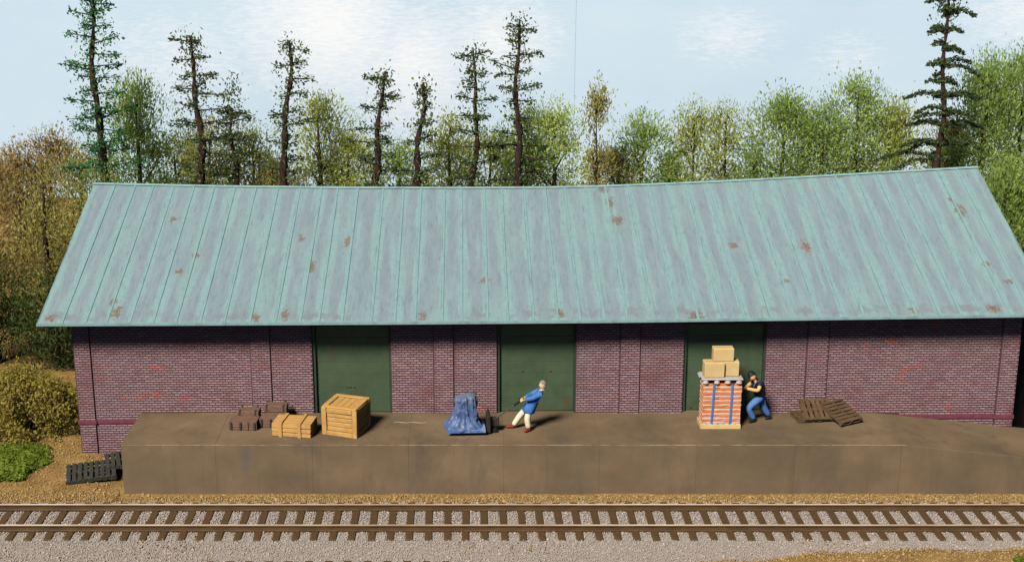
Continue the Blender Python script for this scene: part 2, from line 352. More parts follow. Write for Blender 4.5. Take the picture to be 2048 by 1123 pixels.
sk = MB(); xs = 6.47
sk.poly([(-120,0,-2),(xs-.03,0,-2),(xs-.03,0,42),(-120,0,42),(xs+.03,-.03,-2),(120,-1.5,-2),(120,-1.5,42),(xs+.03,-.03,42)], [(0,1,2,3),(4,5,6,7)])
sb = tag(sk.build('sky', M['sky'], None, (0, 45, 0), recalc=False), kind='structure')
fd = MB(); fd.poly([(xs-.03,0,-2),(xs+.005,-.045,-2),(xs+.03,-.03,-2),(xs-.03,0,42),(xs+.005,-.045,42),(xs+.03,-.03,42)], [(0,1,4,3),(1,2,5,4)])
fd.build('sky_fold', M['sky_fold'], sb, recalc=False)

# ------------------------------------------------------------------ ballast and grit (stuff)
OCT = np.array([(1,0,0),(-1,0,0),(0,1,0),(0,-1,0),(0,0,1),(0,0,-1)], float)
OF = np.array([(0,2,4),(2,1,4),(1,3,4),(3,0,4),(2,0,5),(1,2,5),(3,1,5),(0,3,5)])
def stones(name, P, size, mat, label, cat, tone_bias=0):
    n = len(P); sz = size * np.random.lognormal(0, .3, n)
    ang = np.random.rand(n) * 6.283; sc = np.random.uniform(.6, 1.25, (n, 3)); tilt = np.random.normal(0, .6, n)
    v = OCT[None] * sc[:, None, :] * sz[:, None, None]
    v += np.random.normal(0, .18, v.shape) * sz[:, None, None]
    c, s = np.cos(ang)[:, None], np.sin(ang)[:, None]; x = v[..., 0] * c - v[..., 1] * s; y = v[..., 0] * s + v[..., 1] * c; z = v[..., 2]
    c, s = np.cos(tilt)[:, None], np.sin(tilt)[:, None]; y, z = y * c - z * s, y * s + z * c
    v = np.stack([x, y, z], -1) + P[:, None, :]
    f = (OF[None] + (np.arange(n) * 6)[:, None, None]).reshape(-1, 3)
    tone = np.repeat(np.clip(np.random.beta(2.2, 2, n) + tone_bias, 0, 1), 8)
    o = obj(name, np_mesh(name, v.reshape(-1, 3), f, tone), mat); return tag(o, label, cat, kind='stuff')
TIE = .54; TX0 = 1.11
def tie_dx(x): return np.abs((x - TX0 + TIE / 2) % TIE - TIE / 2)
bed = MB(); bxs = np.linspace(-45, 50, 96); prof = [(-9.5,.04),(-3.0,.065),(-2.1,.11),(-1.7,.125),(-.5,.128),(.75,.12),(.95,.06),(1.08,-.03)]
pts = [(x, y + .05*math.sin(x*2.3+j), z) for x in bxs for j, (y, z) in enumerate(prof)]; k = len(prof)
bed.poly(pts, [(i*k+j, (i+1)*k+j, (i+1)*k+j+1, i*k+j+1) for i in range(len(bxs)-1) for j in range(k-1)])
tag(bed.build('ballast_bed', M['ballast_bed']), kind='structure')
N = 125000; x = np.random.uniform(-15.5, 18.5, N); y = np.random.uniform(-3.9, 1.0, N)
zz = np.interp(y, [q[0] for q in prof], [q[1] for q in prof])
tan_edge = -2.35 - .55 * np.clip((11.5 - x) / 3.5, 0, 3) + .1*np.sin(x*2.1)     # tan ground takes over in the right foreground
on_tie = (y > -1.70) & (y < .82) & (tie_dx(x) < .125)
keep = ~on_tie & ~((y < -2.97) & (tie_dx(x) < .115) & (np.abs(x + 3.5) < 3.5)) & ~((x > 6) & (y < tan_edge)) & ~((y > .72) & (np.random.rand(N) < .75))
zt = zz + np.random.uniform(-.014, .021, N) + np.where((y > -1.6) & (y < .7), .012, 0)
zt -= np.where((tie_dx(x) > .18) & (np.abs(y + .5) > .9) & (y > -1.7) & (y < .7), .02, 0)
P = np.stack([x, y, zt], 1)[keep]
stones('ballast', P, .0195, M['ballast'], 'pale grey crushed stone ballast around the track', 'ballast')
N = 40000; x = np.random.uniform(-20, 19, N); y = np.random.uniform(.85, 9, N)
keep = ((x < -10.6) & (np.random.rand(N) < .75)) | (y < 1.8)
x, y = x[keep], y[keep]
xb = np.random.uniform(-15.5, 18.5, 14000); yb = np.random.uniform(.8, 1.78, 14000)
xf = np.random.uniform(5, 19, 9000); yf = np.random.uniform(-4, -1.9, 9000)
ef = -2.35 - .55 * np.clip((11.5 - xf) / 3.5, 0, 3) + .1*np.sin(xf*2.1); kf = yf < ef + .1
xo = np.random.uniform(-14, 16, 700); yo = np.random.normal(-2.3, .25, 700); ko = (np.sin(xo*1.3)+np.sin(xo*.7+1) > .5)
x = np.concatenate([x, xb, xf[kf], xo[ko]]); y = np.concatenate([y, yb, yf[kf], yo[ko]])
keep = ~((x > -12.5) & (y > 4.3))
x, y = x[keep], y[keep]
z = np.array([ground_h(a, b) for a, b in zip(x, y)]); z = np.where(y < -1.5, np.interp(y, [q[0] for q in prof], [q[1] for q in prof]) + .02, z)
z = np.where((y > .6) & (y < 1.1), np.maximum(z, np.interp(y, [.6, 1.08], [.11, -.03])), z)
stones('ground_grit', np.stack([x, y, z + .008], 1), .026, M['grit'], 'golden tan grit and chips on the ground', 'grit')
fp = MB()
tf = [( x_, -2.35 - .55 * min(3, max(0, (11.5 - x_) / 3.5)) + .1*math.sin(x_*2.1)) for x_ in np.arange(4.5, 40, .5)]
pts = [q for a, b in tf for q in ((a, b, .1), (a, b - .4, .105), (a, -12, .05))]
fp.poly(pts, [(i*3+j, (i+1)*3+j, (i+1)*3+j+1, i*3+j+1) for i in range(len(tf)-1) for j in range(2)])
tag(fp.build('foreground_earth', M['ground']), kind='structure')

# ------------------------------------------------------------------ tracks
def rail_mesh(x0, x1):
    p = [(-.065,0),(.065,0),(.065,.018),(.014,.032),(.014,.125),(.045,.14),(.045,.168),(.038,.175),(-.038,.175),(-.045,.168),(-.045,.14),(-.014,.125),(-.014,.032),(-.065,.018)]
    mb = MB(); n = len(p); xs_ = np.linspace(x0, x1, 30)
    mb.poly([(x, a, b) for x in xs_ for a, b in p], [(i*n+j, i*n+(j+1) % n, (i+1)*n+(j+1) % n, (i+1)*n+j) for i in range(29) for j in range(n)])
    me = mb.mesh('rail'); me.materials.append(M['rail']); me.materials.append(M['railtop'])
    for pl in me.polygons:
        if pl.center.z > .172: pl.material_index = 1
    return me
RM = rail_mesh(-60, 60)
tm = MB(); tm.box(-.105, .105, -1.26, 1.26, -.13, 0)
tie_me = tm.mesh('tie', bevel=.012); bm = bmesh.new(); bm.from_mesh(tie_me)
for yy_ in (-.7, .7):
    for s_ in (-1, 1):
        for dx in (-.05, .05):
            bmesh.ops.create_cube(bm, size=1, matrix=Matrix.Translation((dx, yy_ + s_*.095, .012)) @ Matrix.Diagonal((.03, .04, .03, 1)))
    bmesh.ops.create_cube(bm, size=1, matrix=Matrix.Translation((0, yy_, .003)) @ Matrix.Diagonal((.15, .26, .014, 1)))
bm.to_mesh(tie_me); bm.free(); tie_me.materials.append(M['tie'])
def track(label, yc, x0, x1, ztie, jit=0):
    t = thing('railroad_track', label, 'railway track', (0, yc, ztie), 0, 'railway tracks')
    for s_ in (-1, 1): obj('rail', RM, None, t, (0, s_ * .7, .012))
    i0 = math.ceil((x0 - TX0) / TIE); i1 = math.floor((x1 - TX0) / TIE)
    for i in range(i0, i1 + 1):
        obj('tie', tie_me, None, t, (TX0 + i * TIE + random.uniform(-.012, .012), random.uniform(-.02, .02) - (.10 if jit and not -7 < TX0 + i*TIE < -.1 else 0), random.uniform(-.004, .004)), (0, 0, random.uniform(-.012, .012)))
    return t
track('brown single railway track with two rails, running along the platform front', -.51, -24, 26, .165)
track('second railway track, only its tie ends showing at the bottom edge', -4.315, -24, 26, .16, 1)

# ------------------------------------------------------------------ freight house
HT = .0065
house = thing('freight_house', 'long purple-red brick freight house with mint green metal roof and three green doors', 'building', (0,0,0), rot=(0, -HT, 0))
YW = 4.48; ZT = 4.86; DEP = 14.3
SEG = [(-12.47,-4.86),(-2.36,1.04),(3.56,7.02),(9.62,17.71)]; DOORS = [(-4.86,-2.36),(1.04,3.56),(7.02,9.62)]
PIL = [(-12.47,-11.94),(-6.84,-6.20),(-.99,-.35),(4.97,5.61),(10.93,11.62),(17.12,17.71)]
DT = 4.55
wall = MB()
for a, b in SEG: wall.box(a, b, YW, YW + .35, -.1, ZT)
for a, b in DOORS: wall.box(a, b, YW, YW + .35, DT, ZT); pass
wall = wall.build('wall', M['mortar'], house)
def dark_sides(o):
    o.data.materials.append(M['jamb'])
    for pl in o.data.polygons:
        if abs(pl.normal.x) > .5: pl.material_index = 1
dark_sides(wall)
for a, b in PIL:
    p = MB(); p.box(a, b, YW - .05, YW - .001, -.1, ZT); dark_sides(p.build('pilaster', M['mortar'], house))
END = []
e = MB(); e.box(-12.47, -12.15, YW + .352, YW + DEP, -.1, ZT); END.append(e.build('end_wall', M['mortar'], house))
e = MB(); e.box(17.39, 17.71, YW + .352, YW + DEP, -.1, ZT); END.append(e.build('end_wall', M['mortar'], house))
e = MB(); e.box(-12.148, 17.388, YW + DEP - .35, YW + DEP, -.1, ZT); e.build('rear_wall', M['mortar'], house)
# bricks: running bond, about 4600 in the open; the nearest 300 are single objects
CH, BL, BH, JT = .0795, .186, .056, .018
bricks = []
def inpil(x):
    for a, b in PIL:
        if a <= x <= b: return (a, b)
def lay(a, b, yf, face='f'):
    z = 0.0; row = 0
    while z + BH < ZT - .02:
        x = a + (0 if row % 2 == 0 else -BL / 2)
        while x < b:
            x0, x1 = max(x, a + .028), min(x + BL - JT, b - .010)
            hid = z + BH < 1.52 and ((x0 > -10.3 and x1 < 14.2) or x0 > 14.2 and z < 1.0)
            if x1 - x0 > .04 and not hid and not (1.30 < z < 1.415) : bricks.append((x0, x1, yf, z + .014 + random.uniform(-.003, .003)))
            x += BL
        z += CH; row += 1
for a, b in SEG:
    cuts = [a]
    for p in PIL:
        if p[0] >= a - .01 and p[1] <= b + .01: cuts += [p[0], p[1]]
    cuts.append(b); cuts = sorted(set(cuts))
    for q, r_ in zip(cuts[:-1], cuts[1:]):
        if r_ - q < .05: continue
        isp = any(abs(q - p[0]) < .01 and abs(r_ - p[1]) < .01 for p in PIL)
        lay(q, r_, YW - (.05 if isp else 0))
camv = Vector(camo.location)
vis = sorted(range(len(bricks)), key=lambda i: (Vector(((bricks[i][0]+bricks[i][1])/2, bricks[i][2], bricks[i][3])) - camv).length + (50 if bricks[i][3] > 4.1 or bricks[i][3] < 1.62 or bricks[i][1] - bricks[i][0] < .15 else 0))
single = set(vis[:300])
def brick_geo(x0, x1, yf, z, d_, g):
    P_ = [(x0, yf, z), (x1, yf, z), (x1, yf-d_, z+.002), (x0, yf-d_, z+.002), (x0+.002, yf-d_, z+BH*.50+g), (x1-.002, yf-d_, z+BH*.50-g*.5), (x1-.003, yf+.001, z+BH), (x0+.003, yf+.001, z+BH-g)]
    return P_, [(0,1,2,3), (2,5,4,3), (0,3,4,7), (1,6,5,2), (4,5,6,7)]
bmesh_var = []
for v_ in range(8):
    b_ = MB(); j = lambda: random.uniform(-.003, .003)
    pts = [(0+j(), 0, 0+j()), (0.177+j(), 0, 0+j()), (0.177+j(), 0, BH+j()), (0+j(), 0, BH+j())]
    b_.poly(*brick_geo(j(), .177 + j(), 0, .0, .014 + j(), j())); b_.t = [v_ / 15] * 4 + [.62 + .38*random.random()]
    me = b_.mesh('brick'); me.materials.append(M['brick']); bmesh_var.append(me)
rest = MB()
for i, (x0, x1, yf, z) in enumerate(bricks):
    if i in single:
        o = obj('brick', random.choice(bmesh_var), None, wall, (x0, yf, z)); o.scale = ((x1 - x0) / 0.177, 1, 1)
    else:
        d_ = .012 + random.uniform(-.002, .003); g = random.uniform(0, .004)
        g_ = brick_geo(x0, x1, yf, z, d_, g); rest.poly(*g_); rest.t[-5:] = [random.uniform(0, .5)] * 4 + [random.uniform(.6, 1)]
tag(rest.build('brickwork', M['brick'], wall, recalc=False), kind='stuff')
for xe, sg_, ew in ((-12.47, -1, END[0]), (17.71, 1, END[1])):
    eb = MB(); z = 0.0; row = 0
    while z + BH < ZT - .02:
        y = YW + .36 + (0 if row % 2 == 0 else BL/2)
        while y + BL < YW + DEP:
            P_, F_ = brick_geo(y, y + BL - JT, 0, z + .014, .012, random.uniform(0, .004)); eb.poly([(xe - sg_*p[1], p[0], p[2]) for p in P_], [f[::-1] for f in F_] if sg_ < 0 else F_)
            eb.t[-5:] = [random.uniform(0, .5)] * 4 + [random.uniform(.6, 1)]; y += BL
        z += CH; row += 1
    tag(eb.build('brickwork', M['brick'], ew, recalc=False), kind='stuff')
for a, b in [(-12.50,-11.90),(17.08,17.74)]:
    bd = MB(); bd.box(a, b, YW - .08, YW - .051, 1.315, 1.445); bd.build('sill_band', M['band'], house, bevel=.006)
for a, b in [(-11.90,-6.86),(11.64,17.08)]:
    bd = MB(); bd.box(a, b, YW - .035, YW - .001, 1.315, 1.445); bd.build('sill_band', M['band'], house, bevel=.006)
# doors: sectional, with frame and a few bolts
for di, (a, b) in enumerate(DOORS):
    dr = MB(); dr.box(a + .001, b - .001, YW + .20, YW + .26, 1.58, DT); dr = dr.build('door', M['door'], house)
    th_ = MB(); th_.box(a + .002, b - .002, YW + .004, YW + .34, -.1, 1.574); th_.build('threshold', M['concrete'], house)
    nP = 7; hh = (DT - 1.60) / nP
    for i in range(nP):
        p = MB(); y_ = YW + .165 + random.uniform(-.003, .003)
        p.box(a + .11, b - .05, y_, YW + .199, 1.60 + i*hh + .0025, 1.60 + (i+1)*hh - .0025); p.build('door_panel', M['door'], dr, bevel=.006)
    f = MB(); f.box(a + .002, a + .10, YW + .06, YW + .198, 1.58, DT - .002); f.build('door_frame', M['doorframe'], dr, bevel=.008)
    f = MB(); f.box(b - .045, b - .002, YW + .06, YW + .198, 1.58, DT - .002); f.build('door_frame', M['doorframe'], dr, bevel=.008)
    for (fx, fz) in [[(.43,2.45),(.47,2.45),(.52,2.44)], [(.52,3.95),(.33,2.95),(.69,2.95)], [(.12,1.68),(.86,2.9)]][di]:
        k_ = MB(); k_.box(-.028, .028, -.02, .02, -.016, .016); k_.build('bolt', M['iron'], dr, (a + (b-a)*fx, YW + .155, fz), bevel=.006)
# roof: ridge and eave heights as measured (the right part kicks up)
def zr(x): return float(np.interp(x, [-13.3,-8.6,-4.1,0,3,5,7.5,10,12.9,15.6,18.4], [7.74,7.64,7.59,7.58,7.60,7.645,7.74,7.86,8.02,8.18,8.34])) - HT * x
def ze(x): return float(np.interp(x, [-13.3,-7.45,-2.0,4.2,10.4,18.4], [4.91,4.94,4.97,5.02,5.10,5.22])) - HT * x
YE, YR, YB = 3.53, 11.3, 19.0; XL, XR = -13.27, 18.38
roof = MB(); NP = 43; xsn = np.linspace(XL, XR, NP + 1)
xsn[1:-1] += np.random.uniform(-.11, .11, NP - 1)
# deck below the sheets (soffit side)
pts = []
for x_ in xsn: pts += [(x_, YE + .03, ze(x_) - .10), (x_, YR, zr(x_) - .10), (x_, YB, ze(x_) - .10), (x_, YB, ze(x_) - .04), (x_, YR, zr(x_) - .04), (x_, YE + .03, ze(x_) - .04)]
roof.poly(pts, [(i*6+j, i*6+(j+1) % 6, (i+1)*6+(j+1) % 6, (i+1)*6+j) for i in range(NP) for j in range(6)] + [(0,1,4,5),(1,2,3,4),(NP*6,NP*6+1,NP*6+4,NP*6+5),(NP*6+1,NP*6+2,NP*6+3,NP*6+4)])
roof = roof.build('roof', M['soffit_board'], house)
def slab(name, x0, x1, lift, thick, mat, side=1, y_lo=None, par=None):
    yl = YE if side == 1 else YB; nS = 10; V_ = []; pu = []
    for s_ in range(nS + 1):
        tt = s_ / nS; sag = -.012 * math.sin(tt * math.pi) * random.uniform(.2, 1)
        for x_, u_ in ((x0, 0), (x1, 1)):
            zz_ = ze(x_) + (zr(x_) - ze(x_)) * tt + sag * (name == 'roof_panel'); yy_ = yl + (YR - yl) * tt
            V_.append((x_, yy_, zz_ + lift)); pu.append(u_)
    n_ = len(V_); V_ += [(a_, b_, c_ - thick) for a_, b_, c_ in V_]; pu = pu + pu
    F_ = [(2*i, 2*i+1, 2*i+3, 2*i+2) for i in range(nS)] + [(n_+2*i, n_+2*i+2, n_+2*i+3, n_+2*i+1) for i in range(nS)]
    F_ += [(2*i, 2*i+2, n_+2*i+2, n_+2*i) for i in range(nS)] + [(2*i+1, n_+2*i+1, n_+2*i+3, 2*i+3) for i in range(nS)] + [(0, n_, n_+1, 1), (2*nS, 2*nS+1, n_+2*nS+1, n_+2*nS)]
    me = bpy.data.meshes.new(name); me.from_pydata(V_, [], F_)
    at = me.attributes.new('pu', 'FLOAT', 'POINT'); at.data.foreach_set('value', [float(q) for q in pu])
    bm = bmesh.new(); bm.from_mesh(me); bmesh.ops.recalc_face_normals(bm, faces=bm.faces); bm.to_mesh(me); bm.free()
    return obj(name, me, mat, roof)
for side in (1, -1):
    for i in range(NP):
        slab('roof_panel', xsn[i] + .004, xsn[i+1] - .004, random.uniform(-.002, .006), .03, M['roof'], side)
    for i in range(1, NP):
        slab('seam', xsn[i] - .04 * random.uniform(.7, 1.1), xsn[i] + .04 * random.uniform(.7, 1.1), .018, .014, M['seam'], side)
for side in (1, -1):
    fa = MB(); y0, y1 = (YE - .05, YE - .004) if side == 1 else (YB + .004, YB + .05)
    pts = [q for x_ in xsn for q in ((x_, y0, ze(x_) - .075), (x_, y1, ze(x_) - .075), (x_, y1, ze(x_) + .012), (x_, y0, ze(x_) + .006))]
    fa.poly(pts, [(i*4+j, i*4+(j+1) % 4, (i+1)*4+(j+1) % 4, (i+1)*4+j) for i in range(NP) for j in range(4)] + [(0,1,2,3), (NP*4,NP*4+1,NP*4+2,NP*4+3)])
    fa.build('eave_edge', M['fascia'], roof)
rc = MB(); pts = [q for x_ in xsn for q in ((x_, YR - .1, zr(x_) + .0), (x_, YR, zr(x_) + .05), (x_, YR + .1, zr(x_) + .0), (x_, YR, zr(x_) - .02))]
rc.poly(pts, [(i*4+j, i*4+(j+1) % 4, (i+1)*4+(j+1) % 4, (i+1)*4+j) for i in range(NP) for j in range(4)] + [(0,1,2,3), (NP*4,NP*4+1,NP*4+2,NP*4+3)])
rc.build('ridge_cap', M['fascia'], roof)
for xg in (-12.47, 17.39):
    g = MB(); q = [(YW+.02, ZT+.002), (YW + DEP, ZT+.002), (YW+DEP, ze(xg)+.1), (YR, zr(xg) - .13), (YW+.02, ze(xg)+.15)]
    g.poly([(xg, a, b) for a, b in q] + [(xg + .3, a, b) for a, b in q], [(0,1,2,3,4),(5,6,7,8,9)] + [(i, (i+1) % 5, 5+(i+1) % 5, 5+i) for i in range(5)]); g.build('gable', M['mortar'], house)

# ------------------------------------------------------------------ loading platform
plat = thing('loading_platform', 'long brown concrete loading platform with ramp along the brick wall', 'platform')
PX = [-10.48, -7.62, -4.66, -1.72, 1.19, 4.11, 7.07, 10.08, 13.31]; ZP = 1.6
def block(name, x0, x1, z0a, z1a, lean=0):
    m = MB(); m.poly([(x0,1.75,-.2),(x1,1.75,-.2),(x1,YW+.002,-.2),(x0,YW+.002,-.2),(x0,1.75+lean,z0a),(x1,1.75+lean,z1a),(x1,YW+.002,z1a),(x0,YW+.002,z0a)], [(0,3,2,1),(4,5,6,7),(0,1,5,4),(1,2,6,5),(2,3,7,6),(3,0,4,7)])
    o = m.build(name, M['concrete'], plat, bevel=.004, seg=1); return o
for i in range(8):
    g = .001
    block('slab', PX[i] + (0 if i == 0 else g), PX[i+1] - g, ZP - (.002 if i % 2 else 0), ZP - (.002 if i % 2 else 0), random.uniform(0, .006))
m = MB(); x0, x1 = 13.317, 27.0
m.poly([(x0,1.75,-.2),(x1,1.75,-.2),(x1,YW+.002,-.2),(x0,YW+.002,-.2),(x0,1.755,ZP),(x1,1.755,.12),(x1,YW+.002,.12),(x0,YW+.002,ZP)], [(0,3,2,1),(4,5,6,7),(0,1,5,4),(1,2,6,5),(2,3,7,6),(3,0,4,7)])
m.build('ramp', M['concrete'], plat, bevel=.016, seg=2)
th = MB(); pp = [(-2.25 + .085*i, 3.62 + .03*math.sin(i*1.1) - .004*i, ZP + .012) for i in range(13)]
tag(th.tube(pp, .008, 5).build('thread', M['thread']), 'thin white thread lying on the platform right of the big crate', 'thread')

# ------------------------------------------------------------------ crates
def rotz(a): return Matrix.Rotation(a, 4, 'Z')
def jb(mb, x0, x1, y0, y1, z0, z1, j=.012):
    n = len(mb.v); mb.box(x0, x1, y0, y1, z0, z1)
    for i in range(n, n + 8): mb.v[i] = tuple(c + random.uniform(-j, j) for c in mb.v[i])
    return mb
cr = thing('wooden_crate', 'big square ochre wooden crate with framed slatted sides beside the first green door', 'crate', (-3.70, 2.98, ZP), R(-18))
L, W_, H_ = 1.17, 1.20, .90; hx, hy = L/2, W_/2
core = MB(); core.box(-hx+.07, hx-.07, -hy+.07, hy-.07, .02, H_-.05); core.build('core', M['crate'], cr)
for s_ in (-1, 1):
    for t_ in (-1, 1):
        b = MB(); jb(b, s_*hx - s_*.16, s_*hx, t_*hy - t_*.16, t_*hy, 0, H_); b.build('corner_post', M['crate'], cr, bevel=.016)
for z0, z1 in ((0.0, .15), (H_-.16, H_)):
    for s_ in (-1, 1):
        b = MB(); jb(b, -hx+.163, hx-.163, s_*hy-s_*.13, s_*(hy-.006), z0+.004, z1-.004); b.build('rail_board', M['crate'], cr, bevel=.014)
        b = MB(); jb(b, s_*hx-s_*.13, s_*(hx-.006), -hy+.163, hy-.163, z0+.004, z1-.004); b.build('rail_board', M['crate'], cr, bevel=.014)
for i in range(4):
    z0 = .16 + i * .147; 
    for s_ in (-1, 1):
        b = MB(); jb(b, -hx+.165, hx-.165, s_*(hy-.10), s_*(hy-.045), z0, z0+.125, .008); b.build('slat', M['crate'], cr, bevel=.012)
        b = MB(); jb(b, s_*(hx-.10), s_*(hx-.045), -hy+.165, hy-.165, z0, z0+.125, .008); b.build('slat', M['crate'], cr, bevel=.012)
for s_ in (-1, 1):
    b = MB(); jb(b, -hx+.01, hx-.01, s_*hy-s_*.17, s_*(hy-.01), H_+.002, H_+.05); b.build('lid_frame', M['crate'], cr, bevel=.014)
    b = MB(); jb(b, s_*hx-s_*.17, s_*(hx-.01), -hy+.175, hy-.175, H_+.002, H_+.05); b.build('lid_frame', M['crate'], cr, bevel=.014)
for i in range(4):
    w0 = (2*hx-.34)/4; b = MB(); jb(b, -hx+.172+i*w0, -hx+.168+(i+1)*w0, -hy+.172, hy-.172, H_-.045, H_+.012, .004); b.build('lid_board', M['crate'], cr, bevel=.006)
fc = thing('flat_crate', 'low ochre wooden crate with two raised bands, lying in front of the big crate', 'crate', (-5.30, 2.77, ZP), R(-9))
L, W_, H_ = 1.24, .80, .42; hx, hy = L/2, W_/2
core = MB(); core.box(-hx+.03, hx-.03, -hy+.03, hy-.03, .01, H_-.02); core.build('core', M['crate'], fc)
for i in range(3):
    z0 = .005 + i*.138
    for s_ in (-1, 1):
        b = MB(); jb(b, -hx, hx, s_*hy-s_*.05, s_*hy, z0, z0+.125, .008); b.build('slat', M['crate'], fc, bevel=.014)
        b = MB(); jb(b, s_*hx-s_*.05, s_*(hx+.004), -hy+.055, hy-.055, z0, z0+.125, .008); b.build('slat', M['crate'], fc, bevel=.014)
for i in range(4):
    w0 = 2*hy/4; b = MB(); jb(b, -hx+.004, hx-.004, -hy+i*w0+.004, -hy+(i+1)*w0-.004, H_-.018, H_+.014, .004); b.build('lid_board', M['crate'], fc, bevel=.008)
for xx in (-.34, .26):
    b = MB(); jb(b, xx-.055, xx+.055, -hy-.035, -hy-.004, 0, H_+.045, .006); jb(b, xx-.055, xx+.055, hy+.004, hy+.035, 0, H_+.045, .006); jb(b, xx-.055, xx+.055, -hy-.034, hy+.034, H_+.018, H_+.05, .006)
    b.build('band', M['crate'], fc)
def low_crate(name, label, loc, rz, sx, sy, sz, grp):
    t = thing(name, label, 'crate', loc, rz, grp); hx, hy = sx/2, sy/2
    b = MB(); b.box(-hx+.02, hx-.02, -hy+.02, hy-.02, 0, sz-.02); b.build('core', M['trunk_wood'], t)
    n = 3
    for i in range(n):
        for s_ in (-1, 1):
            b = MB(); jb(b, -hx, hx, s_*hy-s_*.04, s_*hy, i*sz/n+.004, (i+1)*sz/n-.006, .005); b.build('board', M['trunk_wood'], t, bevel=.008)
    for i in range(4):
        b = MB(); jb(b, -hx+.005, hx-.005, -hy+i*sy/4+.004, -hy+(i+1)*sy/4-.004, sz-.018, sz+.014, .004); b.build('lid_board', M['trunk_wood'], t, bevel=.006)
    for xx in (-.42, -.08, .16, .42):
        b = MB(); b.box(xx*sx-.032, xx*sx+.032, -hy-.03, -hy-.004, .01, sz+.01); b.build('batten', M['iron' if xx != .16 else 'trunk_wood'], t, bevel=.008)
    return t
def chest(name, label, loc, rz, sx, sy, sz, grp):
    t = thing(name, label, 'chest', loc, rz, grp); hx, hy = sx/2, sy/2
    b = MB(); b.box(-hx, hx, -hy, hy, 0, sz*.55); b.build('body', M['trunk_wood'], t, bevel=.012)
    b = MB(); b.box(-hx-.012, hx+.012, -hy-.012, hy+.012, sz*.55+.008, sz); b.build('lid', M['trunk_wood'], t, bevel=.02)
    for xx in (-hx+.07, hx-.09):
        for yy_ in (-hy-.018, hy-.05):
            b = MB(); b.box(xx-.035, xx+.035, yy_, yy_+.06, sz*.62, sz+.045); b.build('bracket', M['iron'], t, bevel=.012)
    for s_ in (-1, 1):
        b = MB(); b.tube([(s_*(hx+.004), -.1, sz*.4), (s_*(hx+.05), -.07, sz*.38), (s_*(hx+.05), .07, sz*.38), (s_*(hx+.004), .1, sz*.4)], .014, 6); b.build('handle', M['iron'], t)
    return t
low_crate('low_brown_crate', 'low dark brown crate with iron battens, leftmost on the platform', (-6.93, 3.22, ZP), R(-3), .88, .54, .27, 'brown crates by the wall')
low_crate('low_brown_crate', 'low brown crate half hidden behind the low ochre crate', (-6.02, 3.42, ZP), R(-2), .86, .50, .29, 'brown crates by the wall')
chest('brown_chest', 'small brown chest with dark brackets behind the leftmost brown crate', (-6.86, 3.78, ZP), R(-3), .66, .42, .40, 'brown chests by the wall')
chest('brown_chest', 'small brown chest with dark brackets standing against the wall behind low ochre crate', (-6.02, 3.98, ZP), R(-1), .70, .40, .50, 'brown chests by the wall')

# ------------------------------------------------------------------ pallets
def pallet(label, loc, rot, mat, sx=1.15, sy=.95, nslat=7, grp='loose wooden pallets', name='pallet', h=.14):
    t = thing(name, label, 'pallet', loc, group=grp, rot=rot)
    w0 = sx / nslat
    for i in range(nslat):
        x = -sx/2 + (i + .5) * w0; b = MB(); ww = w0 * random.uniform(.33, .39)
        jb(b, x-ww, x+ww, -sy/2, sy/2, h-.028, h, .006); b.build('deck_board', mat, t, bevel=.004)
    for y_ in (-sy/2+.05, 0, sy/2-.05):
        b = MB(); jb(b, -sx/2, sx/2, y_-.045, y_+.045, .03, h-.03, .005); b.build('stringer', mat, t, bevel=.004)
    for x in (-sx/2+.07, 0, sx/2-.07):
        b = MB(); jb(b, x-.06, x+.06, -sy/2, sy/2, 0, .026, .004); b.build('bottom_board', mat, t, bevel=.004)
    return t

# strapped load on a cream pallet
cx, cy = 8.02, 3.41
t = pallet('cream wooden pallet under the strapped load of orange sacks', (cx, cy, ZP), (0,0,0), M['pallet_cream'], 1.24, .66, 7, None, 'load_pallet', .16)
b = MB(); b.box(-.62, .62, -.355, -.332, 0, .155); b.build('side_board', M['pallet_cream'], t, bevel=.008)
b = MB(); b.box(-.645, -.622, -.355, .33, .0, .155); b.build('side_board', M['pallet_cream'], t, bevel=.008)
ld = thing('strapped_load', 'orange and grey stack of sacks held by two blue straps on the cream pallet', 'sacks', (cx + .0, cy, ZP + .163))
NL, LH = 9, .147
def sack(x0, x1, y0, y1, z0, z1, name, mat, seed):
    random.seed(seed); nx_, ny_ = 8, 6; mb = MB(); rows = []
    zc = (z0 + z1) / 2; hz = (z1 - z0) / 2; prof_ = [(-1, .90), (-.55, 1.0), (.35, 1.0), (1, .92)]
    ring = []
    for i in range(nx_): ring.append((x0 + (x1-x0)*i/nx_, y0))
    for i in range(ny_): ring.append((x1, y0 + (y1-y0)*i/ny_))
    for i in range(nx_): ring.append((x1 - (x1-x0)*i/nx_, y1))
    for i in range(ny_): ring.append((x0, y1 - (y1-y0)*i/ny_))
    n = len(ring); cx_, cy_ = (x0+x1)/2, (y0+y1)/2
    wob = [random.uniform(-.016, .016) for _ in range(n)]
    for k_, (pz, ps) in enumerate(prof_):
        for q, (a, b_) in enumerate(ring):
            lat = 1 - (1 - ps) * .22; mb.v.append((cx_ + (a-cx_)*lat + wob[q]*.6, cy_ + (b_-cy_)*lat + wob[q]*.7, zc + pz*hz + wob[(q*3+k_) % n]))
    for k_ in range(3):
        for q in range(n): mb.f.append((k_*n+q, k_*n+(q+1) % n, (k_+1)*n+(q+1) % n, (k_+1)*n+q)); mb.t.append(.5)
    mb.f.append(tuple(range(3*n, 4*n))); mb.f.append(tuple(range(n))[::-1]); mb.t += [.5, .5]
    return mb.build(name, mat, ld, smooth=False)
